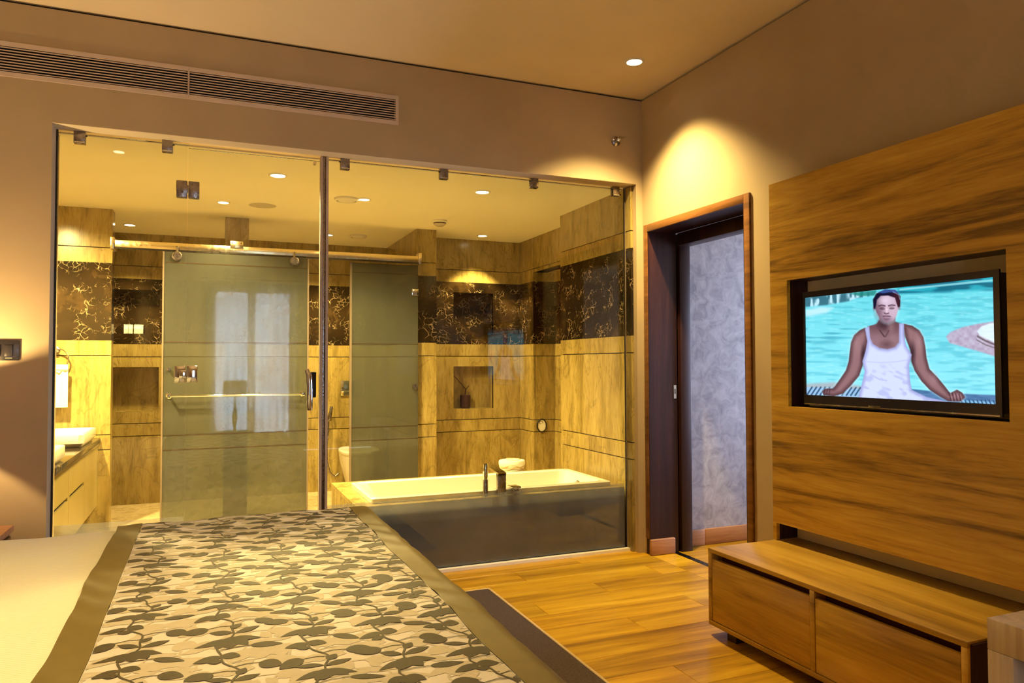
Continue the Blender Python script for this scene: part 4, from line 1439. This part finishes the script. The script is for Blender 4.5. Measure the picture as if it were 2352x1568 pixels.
    fill([(732, 430), (726, 340), (764, 278), (850, 240), (950, 246), (1004, 306), (1000, 410), (978, 420), (962, 372), (948, 322), (880, 300), (806, 304), (768, 342), (758, 400), (748, 436)], mixc(C(22, 18, 44), C(60, 26, 40), smooth(880, 960, px)), 6)
    fill([(780, 272), (850, 236), (950, 240), (985, 275), (900, 266), (830, 278)], C(58, 86, 156), 8, 0.9)
    line([(930, 262), (985, 290), (1000, 340)], 4, C(170, 205, 232), 0.6)
    return img


NXP, NYP = 330, 172
pic = np.clip(screen_picture(NXP, NYP), 0, 1)
lin = np.where(pic <= 0.04045, pic / 12.92, ((pic + 0.055) / 1.055) ** 2.4)
verts, faces = [], []
for j in range(NYP):
    for i in range(NXP):
        verts.append((TX - 0.001, SY1 + (SY0 - SY1) * i / (NXP - 1), SZ1 + (SZ0 - SZ1) * j / (NYP - 1)))
for j in range(NYP - 1):
    for i in range(NXP - 1):
        a = j * NXP + i
        faces.append((a, a + NXP, a + NXP + 1, a + 1))
me = bpy.data.meshes.new('screen')
me.from_pydata(verts, [], faces)
at = me.color_attributes.new('picture', 'FLOAT_COLOR', 'POINT')
at.data.foreach_set('color', np.concatenate([lin.reshape(-1, 3), np.ones((NXP * NYP, 1))], 1).astype(np.float32).ravel())
t = NT('screen_picture')
an = t.add('ShaderNodeAttribute', attribute_name='picture')
em = t.add('ShaderNodeEmission')
t.link(an.outputs['Color'], em.inputs[0])
em.inputs[1].default_value = 0.95
gl = t.add('ShaderNodeBsdfGlossy')
gl.inputs['Roughness'].default_value = 0.15
ads = t.add('ShaderNodeMixShader')
ads.inputs[0].default_value = 0.03
t.link(em.outputs[0], ads.inputs[1])
t.link(gl.outputs[0], ads.inputs[2])
t.link(ads.outputs[0], t.out.inputs[0])
t.m.cycles.emission_sampling = 'NONE'      # tens of thousands of tiny faces: lit by path hits
so = new_obj('screen', me, t.m, e)
so['label'] = 'lit screen showing a bather in a white vest by a pool'

# ================================================================== LOW BENCH UNDER THE PANEL
BX0, BX1, BY0, BY1, BZ0, BZ1 = 2.19, 2.585, 1.588, 2.866, 0.046, 0.40
e = thing('media_bench', (2.39, 2.22, 0.0), 'low wooden media bench with two drawers under the television', 'bench')
box('bench_top', BX0, X_B - 0.004, BY0, BY1, BZ1 - 0.019, BZ1, M['bench_wood'], e, 0.0015)
box('bench_bottom', BX0, BX1, BY0, BY1, BZ0, BZ0 + 0.022, M['bench_wood'], e, 0.0015)
box('side_panel', BX0, BX1, BY1 - 0.024, BY1, BZ0 + 0.022, BZ1 - 0.0195, M['bench_wood'], e, 0.0015)
box('side_panel', BX0, BX1, BY0, BY0 + 0.022, BZ0 + 0.022, BZ1 - 0.0195, M['bench_wood'], e, 0.0015)
box('divider', BX0, BX1, 2.212, 2.236, BZ0 + 0.0225, BZ1 - 0.0195, M['bench_wood'], e, 0.001)
box('end_cladding', BX0 + 0.012, BX1, BY0 - 0.010, BY0 - 0.0005, BZ0, BZ1 - 0.008, M['dark_wood'], e)
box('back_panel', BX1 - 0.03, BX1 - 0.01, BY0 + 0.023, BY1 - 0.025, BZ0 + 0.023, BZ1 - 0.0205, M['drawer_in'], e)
for y0, y1 in ((2.2385, 2.8395), (1.6125, 2.2095)):
    d = box('drawer_front', BX0 + 0.002, BX0 + 0.022, y0, y1, 0.0705, 0.3535, M['bench_wood'], e, 0.001)
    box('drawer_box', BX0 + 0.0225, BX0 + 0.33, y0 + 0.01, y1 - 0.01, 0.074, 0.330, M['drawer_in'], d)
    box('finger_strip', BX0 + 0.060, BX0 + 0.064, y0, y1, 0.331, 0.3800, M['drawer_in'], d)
for yy in (2.74, 1.70):
    box('foot', BX0 + 0.03, BX0 + 0.09, yy - 0.03, yy + 0.03, 0.0, BZ0 - 0.0005, M['dark_wood'], e)
    box('foot', BX1 - 0.09, BX1 - 0.03, yy - 0.03, yy + 0.03, 0.0, BZ0 - 0.0005, M['dark_wood'], e)

# ================================================================== DESK at the lower right
DKX, DKY, DKZ = 1.755, 1.222, 0.65
e = thing('writing_desk', (2.1, 0.9, 0.0), 'light wood desk corner with thick slab frame', 'desk')
box('desk_top', DKX, 2.58, 0.25, DKY, DKZ - 0.075, DKZ, M['desk_wood'], e, 0.002)
box('leg_panel', DKX, 2.58, DKY - 0.062, DKY, 0.0, DKZ - 0.0755, M['desk_wood'], e, 0.002)
box('leg_panel', DKX, 2.58, 0.25, 0.312, 0.0, DKZ - 0.0755, M['desk_wood'], e, 0.002)
pd = box('drawer_pedestal', DKX + 0.05, 2.55, 0.75, DKY - 0.064, 0.05, DKZ - 0.08, M['dark_wood'], e)
tube('pedestal_handle', [(DKX + 0.035, DKY - 0.105, 0.06), (DKX + 0.035, DKY - 0.105, DKZ - 0.085)], 0.005, M['chrome'], pd, 8)
box('modesty_panel', 2.5, 2.52, 0.315, 0.745, 0.1, DKZ - 0.078, M['dark_wood'], e)

# ================================================================== BED
EX0, EX1, EY0, EY1, EZ = -1.42, 0.716, 1.10, 3.415, 0.597
RR = 0.035


def wrinkle(x, y):
    return (0.0030 * math.sin(x * 9 + 1.7 * math.sin(y * 2.3)) * math.sin(y * 5.1 + 0.7) + 0.0022 * math.sin(y * 13 + 2.2 * math.sin(x * 4.1))
            + 0.0016 * math.sin(x * 23 + y * 9))


def bed_fold(s, half_out):
    """arc-length beyond the inset edge -> (outward, drop)"""
    if s <= 0:
        return s, 0.0
    q = RR * math.pi / 2
    if s < q:
        a = s / RR
        return RR * math.sin(a), RR * (1 - math.cos(a))
    return RR + 0.02 * min(1, (s - q) / 0.3), RR + (s - q)


def bed_point(px, py, lift=0.0, ex=(EX0, EX1, EY0, EY1)):
    """unfolded bed-sheet coordinates -> point in space; px/py may run past the edges"""
    x0, x1, y0, y1 = ex[0] + RR, ex[1] - RR, ex[2] + RR, ex[3] - RR
    ox = oy = 0.0
    X_, Y_, drop = px, py, 0.0
    nx_ = ny_ = 0.0
    for (val, lo, hi, ax) in ((px, x0, x1, 0), (py, y0, y1, 1)):
        s = val - hi if val > hi else (lo - val if val < lo else 0.0)
        sg = 1 if val > hi else -1
        if s > 0:
            o_, d_ = bed_fold(s, 0)
            base = hi if sg > 0 else lo
            ang = min(s / RR, math.pi / 2)
            if ax == 0:
                X_ = base + sg * (o_ + lift * math.sin(ang)); nx_ = math.sin(ang)
            else:
                Y_ = base + sg * (o_ + lift * math.sin(ang)); ny_ = math.sin(ang)
            drop = drop + d_ if drop == 0 else max(drop, d_)
    up_ = lift * max(0.0, 1 - max(nx_, ny_))
    sag = 0.018 * max(0, (px - 0.15)) ** 2
    return (X_, Y_, max(0.10, EZ - drop + up_ + wrinkle(px, py) * max(0, 1 - drop / 0.08)))


def cloth_grid(name, xs, ys, lift, m, parent, fn=None):
    vs = []
    for x in xs:
        for y in ys:
            vs.append(bed_point(x, y, lift) if fn is None else fn(x, y, lift))
    fs = []
    ny_ = len(ys)
    for i in range(len(xs) - 1):
        for j in range(ny_ - 1):
            a = i * ny_ + j
            fs.append((a, a + ny_, a + ny_ + 1, a + 1))
    me = bpy.data.meshes.new(name)
    me.from_pydata(vs, [], fs)
    for p in me.polygons:
        p.use_smooth = True
    return new_obj(name, me, m, parent)


bed = thing('bed', (-0.35, 2.26, 0.0), 'large bed with white striped cover in the foreground', 'bed')
box('bed_base', EX0, EX1 - 0.06, EY0 + 0.06, EY1 - 0.06, 0.05, 0.28, M['headboard'], bed, 0.01)
box('mattress', EX0, EX1 - 0.045, EY0 + 0.045, EY1 - 0.045, 0.281, 0.545, M['sheet'], bed, 0.04, 3)
xs = list(np.linspace(EX0, 0.5, 97)) + list(np.linspace(0.52, EX1 + 0.42, 46))
ys = list(np.linspace(EY0 - 0.40, EY0 + 0.1, 30)) + list(np.linspace(EY0 + 0.13, EY1 - 0.12, 110)) + list(np.linspace(EY1 - 0.1, EY1 + 0.42, 40))
cloth_grid('cover', xs, ys, 0.0, M['sheet'], bed)
box('headboard', X_L + 0.001, X_L + 0.075, EY0 - 0.05, EY1 + 0.05, 0.0, 1.15, M['headboard'], bed, 0.01)
for yy in (1.65, 2.85):
    b2 = bmesh.new()
    bmesh.ops.create_uvsphere(b2, u_segments=24, v_segments=14, radius=1)
    for v_ in b2.verts:
        c = v_.co
        v_.co = Vector((math.copysign(abs(c.x) ** 0.6, c.x) * 0.22 - 1.16, math.copysign(abs(c.y) ** 0.5, c.y) * 0.34 + yy, c.z * 0.085 + EZ + 0.088))
    pil = from_bm('pillow', b2, M['sheet'], None, smooth=True)
    tag(pil, 'white pillow nearer the camera at the bed head' if yy < 2 else 'white pillow nearer the glass wall at the bed head', 'pillow', 'bed pillows')

# runner across the foot
run = thing('bed_runner', (0.2, 2.3, EZ), 'satin bed runner printed with brown leaves, gold bands at its edges', 'bed runner')
R0, R1, R2, R3 = -0.330, -0.240, 0.613, 0.736
RY_0, RY_1 = 1.12, EY1 + 0.36
LIFT = 0.011
# the runner lies a little past the sheet's far edge
rex = (EX0, EX1, EY0, EY1 + 0.05)


def run_pt(x, y, lift):
    bx = 0.0
    # gentle slackening of the long edges
    bx = 0.004 * math.sin(y * 6.0 + 1.0) + 0.002 * math.sin(y * 14.0)
    k = 1.0 if x < R1 else (0.6 if x > R2 else 0.3)
    return bed_point(x + bx * k, y, lift, rex)


ysr = list(np.linspace(RY_0, EY1 - 0.1, 215)) + list(np.linspace(EY1 - 0.09, RY_1, 44))
cloth_grid('printed_panel', np.linspace(R1, R2, 86), ysr, LIFT, M['runner'], run, run_pt)


def band_fn(x, y, lift):
    p = run_pt(x, y, lift)
    w_ = 0.0024 * math.sin(y * 38 + 3 * math.sin(x * 20)) * (0.5 + 0.5 * math.sin(y * 7 + x * 10))
    return (p[0], p[1], p[2] + w_)


cloth_grid('gold_band', np.linspace(R0, R1, 10), ysr, LIFT + 0.002, M['border'], run, band_fn)
cloth_grid('gold_band', np.linspace(R2, R3, 16), ysr, LIFT + 0.002, M['border'], run, band_fn)


# printed leaves (flat print that follows the cloth)
def leaf_shape(kind):
    """half widths along the rib"""
    ts = np.linspace(0, 1, 11)
    if kind == 0:
        w_ = np.sin(math.pi * ts ** 0.82) ** 0.8
    elif kind == 1:
        w_ = np.sin(math.pi * ts ** 0.7) ** 0.9 * (1 - 0.15 * ts)
    else:
        w_ = np.sin(math.pi * ts) ** 1.1
    return ts, w_


class Print:
    def __init__(self, lift):
        self.v, self.f, self.lift = [], [], lift

    def put(self, x, y):
        self.v.append(run_pt(min(max(x, R1 + 0.002), R2 - 0.002), y, self.lift))
        return len(self.v) - 1

    def leaf(self, x, y, ang, L, Wd, kind=0, bend=0.15):
        ts, w_ = leaf_shape(kind)
        prev = None
        ca, sa = math.cos(ang), math.sin(ang)
        for t_, ww in zip(ts, w_):
            cu = bend * L * t_ * t_
            cxl, cyl = t_ * L, cu
            hw = ww * Wd / 2
            a = self.put(x + ca * cxl - sa * (cyl + hw), y + sa * cxl + ca * (cyl + hw))
            c = self.put(x + ca * cxl - sa * cyl, y + sa * cxl + ca * cyl)
            b_ = self.put(x + ca * cxl - sa * (cyl - hw), y + sa * cxl + ca * (cyl - hw))
            if prev:
                self.f.append((prev[0], a, c, prev[1]))
                self.f.append((prev[1], c, b_, prev[2]))
            prev = (a, c, b_)

    def stem(self, pts, wd):
        prev = None
        for i, (x, y) in enumerate(pts):
            x2, y2 = pts[min(i + 1, len(pts) - 1)]
            x1, y1 = pts[max(i - 1, 0)]
            dx, dy = x2 - x1, y2 - y1
            l_ = math.hypot(dx, dy) or 1
            a = self.put(x - dy / l_ * wd, y + dx / l_ * wd)
            b_ = self.put(x + dy / l_ * wd, y - dx / l_ * wd)
            if prev:
                self.f.append((prev[0], a, b_, prev[1]))
            prev = (a, b_)

    def build(self, name, m):
        me = bpy.data.meshes.new(name)
        me.from_pydata(self.v, [], self.f)
        for p in me.polygons:
            p.use_smooth = True
        o = new_obj(name, me, m, run)
        o['kind'] = 'stuff'
        return o


def spray(P, x0, y_start, y_end, period, rnd, s=1.0, mirror=1):
    wob = lambda yy: x0 + mirror * (0.020 * math.sin(2 * math.pi * yy / period) + 0.006 * math.sin(2 * math.pi * yy / (period * 0.37) + 1))
    n = int((y_end - y_start) / 0.012)
    P.stem([(wob(yy), yy) for yy in np.linspace(y_start, y_end, n)], 0.0024 * s)
    k = math.floor(y_start / period) - 1
    while k * period < y_end:
        y0 = k * period
        # a whorl of big leaves
        motif = [(0.00, 198, 0.072, 0.030, 1), (0.004, 338, 0.068, 0.030, 1), (0.012, 262, 0.058, 0.046, 0), (0.008, 305, 0.060, 0.034, 0),
                 (0.030, 155, 0.058, 0.024, 2), (0.026, 22, 0.062, 0.026, 2), (0.055, 60, 0.034, 0.022, 0),
                 (0.130, 175, 0.032, 0.022, 0), (0.155, 200, 0.056, 0.030, 0), (0.160, 335, 0.044, 0.034, 0), (0.198, 70, 0.030, 0.020, 0)]
        for dy, ang, L, Wd, kd in motif:
            yy = y0 + dy * period / 0.235
            if y_start < yy < y_end:
                a = math.radians(ang if mirror > 0 else 180 - ang) + rnd.uniform(-0.12, 0.12)
                P.leaf(wob(yy), yy, a, L * s * rnd.uniform(0.9, 1.1), Wd * s * rnd.uniform(0.9, 1.1), kd, rnd.uniform(-0.2, 0.2))
        # leaves out on side shoots
        for dy, side, out_, L, Wd in ((0.072, -1, 0.052, 0.060, 0.044), (0.095, 1, 0.050, 0.056, 0.042), (0.185, 1, 0.066, 0.072, 0.028)):
            yy = y0 + dy * period / 0.235
            if not (y_start < yy < y_end):
                continue
            sd = side * mirror
            xx = wob(yy)
            P.stem([(xx, yy), (xx + sd * out_ * 0.5 * s, yy + 0.008), (xx + sd * out_ * s, yy + 0.004)], 0.0014 * s)
            a = math.radians(rnd.uniform(-40, -10)) if sd > 0 else math.radians(180 + rnd.uniform(10, 40))
            P.leaf(xx + sd * out_ * s, yy + 0.004, a, L * s, Wd * s, 0, rnd.uniform(-0.15, 0.15))
        k += 1


rnd = random.Random(5)
pale = Print(LIFT + 0.0007)
for i, xx in enumerate(np.arange(R1 - 0.02, R2 + 0.05, 0.108)):
    spray(pale, xx + rnd.uniform(-0.015, 0.015), RY_0 + 0.02 + rnd.uniform(0, 0.1), RY_1 - 0.02, 0.26, rnd, 1.15, 1 if i % 2 else -1)
pale.build('pale_leaf_print', M['leaf_pale'])
dark = Print(LIFT + 0.0016)
for i, xx in enumerate((-0.155, 0.050, 0.240, 0.415, 0.575)):
    spray(dark, xx, RY_0 + 0.01 + 0.05 * (i % 2), RY_1 - 0.01, 0.272, rnd, 1.06, 1 if i % 2 == 0 else 1)
dark.build('brown_leaf_print', M['leaf_dark'])

# ================================================================== RUG
e = thing('rug', (1.0, 2.4, 0.0), 'dark brown pile rug with pale piped edge beside the bed', 'rug')
bm = bmesh.new()
bm_box(bm, 0.30, 1.467, 0.9, 3.878, 0.0005, 0.013, 0.003)
rug = from_bm('pile', bm, M['rug'], e)
bm = bmesh.new()
bm_tube(bm, [(1.470, 0.9, 0.008), (1.470, 3.860, 0.008), (1.466, 3.876, 0.008), (1.45, 3.881, 0.008), (0.30, 3.881, 0.008)], 0.0085, 8)
from_bm('piped_edge', bm, M['piping'], e, smooth=True)

# ================================================================== NIGHTSTAND AND LAMP (left edge)
e = thing('nightstand', (-1.15, 3.95, 0.0), 'dark wood nightstand at the left edge behind the bed', 'nightstand')
box('body', -1.45, -0.865, 3.66, 4.20, 0.08, 0.470, M['frame_wood'], e, 0.003)
box('top', -1.46, -0.850, 3.64, 4.215, 0.4705, 0.500, M['skirting'], e, 0.003)
box('drawer', -0.8645, -0.853, 3.70, 4.17, 0.30, 0.455, M['frame_wood'], e, 0.002)
for yy in (3.69, 4.16):
    for xx in (-1.42, -0.90):
        box('leg', xx - 0.02, xx + 0.02, yy - 0.02, yy + 0.02, 0.0, 0.0795, M['dark_wood'], e)

def drum_lamp(lx, ly, zb, label, power):
    """table lamp with an open drum shade; zb is the height of the surface it stands on"""
    e = thing('table_lamp', (lx, ly, zb), label, 'lamp', 'drum shade lamps')
    lathe('lamp_base', [(0.0, 0.0), (0.075, 0.0), (0.075, 0.012), (0.02, 0.022), (0.014, 0.05), (0.03, 0.14), (0.034, 0.22), (0.018, 0.32), (0.012, 0.42), (0.012, 0.50), (0.0, 0.50)], (lx, ly, zb + 0.0005), M['brass'], e, n=28)
    bm = bmesh.new()
    bm_lathe(bm, [(0.150, zb + 0.475), (0.150, zb + 0.685), (0.147, zb + 0.685), (0.147, zb + 0.475), (0.150, zb + 0.475)], (lx, ly, 0), n=40)
    from_bm('lamp_shade', bm, M['shade'], e, smooth=True, angle=math.radians(40))
    bm = bmesh.new()
    bmesh.ops.create_uvsphere(bm, u_segments=20, v_segments=12, radius=0.026)
    bmesh.ops.translate(bm, verts=bm.verts, vec=(lx, ly, zb + 0.58))
    from_bm('bulb', bm, M['bulb'], e, smooth=True)
    bm = bmesh.new()
    for k in range(3):
        a = k * 2 * math.pi / 3
        bm_tube(bm, [(lx, ly, zb + 0.51), (lx + 0.148 * math.cos(a), ly + 0.148 * math.sin(a), zb + 0.50)], 0.002, 6)
    from_bm('shade_spider', bm, M['brass'], e)
    d = bpy.data.lights.new('lamp', 'POINT')
    d.energy = power
    d.color = (1.0, 0.68, 0.27)
    d.shadow_soft_size = 0.02
    o = bpy.data.objects.new('lamp', d)
    COL.objects.link(o)
    o.parent = e
    o.location = (0, 0, 0.615)
    return e


M['bulb'] = emitter('bulb_glow', (1.0, 0.72, 0.36, 1), 6.0)
drum_lamp(-1.15, 3.97, 0.50, 'bedside lamp with drum shade on the nightstand', P_TABLE)

# fill lamp added behind the camera to warm the room, with a table under it
e = thing('fill_lamp_table', (0.36, -1.95, 0.0), 'added small round dark wood table under the fill lamp', 'table')
lathe('table_top', [(0.0, 0.335), (0.24, 0.335), (0.25, 0.342), (0.25, 0.358), (0.245, 0.36), (0.0, 0.36)], (0.36, -1.95, 0.0), M['dark_wood'], e, n=40)
lathe('table_stem', [(0.15, 0.0), (0.15, 0.015), (0.03, 0.03), (0.025, 0.334)], (0.36, -1.95, 0.0), M['dark_wood'], e, n=28)
drum_lamp(0.36, -1.95, 0.36, 'added drum shade fill lamp by the bedroom window', P_FILL_LAMP)

# ================================================================== SHEER CURTAIN (behind the camera)
t = NT('sheer_curtain')
vo = t.add('ShaderNodeTexVoronoi', feature='F1')
vo.inputs['Scale'].default_value = 22
t.link(t.coords(scale=(1, 1, 1.6)), vo.inputs['Vector'])
cr = t.ramp(vo.outputs['Distance'], [(0.16, (0.12, 0.13, 0.15, 1)), (0.30, (0.42, 0.44, 0.46, 1))])
dfn = t.add('ShaderNodeBsdfDiffuse')
tln = t.add('ShaderNodeBsdfTranslucent')
trn = t.add('ShaderNodeBsdfTransparent')
t.link(cr.outputs[0], dfn.inputs[0])
t.link(cr.outputs[0], tln.inputs[0])
m1 = t.add('ShaderNodeMixShader')
m1.inputs[0].default_value = 0.6
t.link(dfn.outputs[0], m1.inputs[1])
t.link(tln.outputs[0], m1.inputs[2])
m2 = t.add('ShaderNodeMixShader')
m2.inputs[0].default_value = 0.05
t.link(m1.outputs[0], m2.inputs[1])
t.link(trn.outputs[0], m2.inputs[2])
t.link(m2.outputs[0], t.out.inputs[0])
M['curtain'] = t.m
for x0, x1, lab in ((-0.02, 0.585, 'left sheer patterned curtain at the bedroom window'), (0.545, 1.26, 'right sheer patterned curtain at the bedroom window')):
    nx = 70
    vs, fs = [], []
    for i in range(nx + 1):
        u = i / nx
        xx = x0 + (x1 - x0) * u
        yy = Y_BK + (0.06 if x0 < 0.2 else 0.125) + 0.028 * math.sin(u * (x1 - x0) * 62)
        vs += [(xx, yy, 0.02), (xx, yy, 1.2), (xx, yy, 2.47)]
    for i in range(nx):
        for j in range(2):
            a = i * 3 + j
            fs.append((a, a + 3, a + 4, a + 1))
    me = bpy.data.meshes.new('curtain')
    me.from_pydata(vs, [], fs)
    for p in me.polygons:
        p.use_smooth = True
    c = new_obj('curtain', me, M['curtain'])
    tag(c, lab, 'curtain', 'window curtains')
cr_ = tube('curtain_rail', [(-0.1, Y_BK + 0.09, 2.49), (1.34, Y_BK + 0.09, 2.49)], 0.012, M['dark_steel'])
tag(cr_, 'dark metal curtain rail over the bedroom window', 'curtain rail')
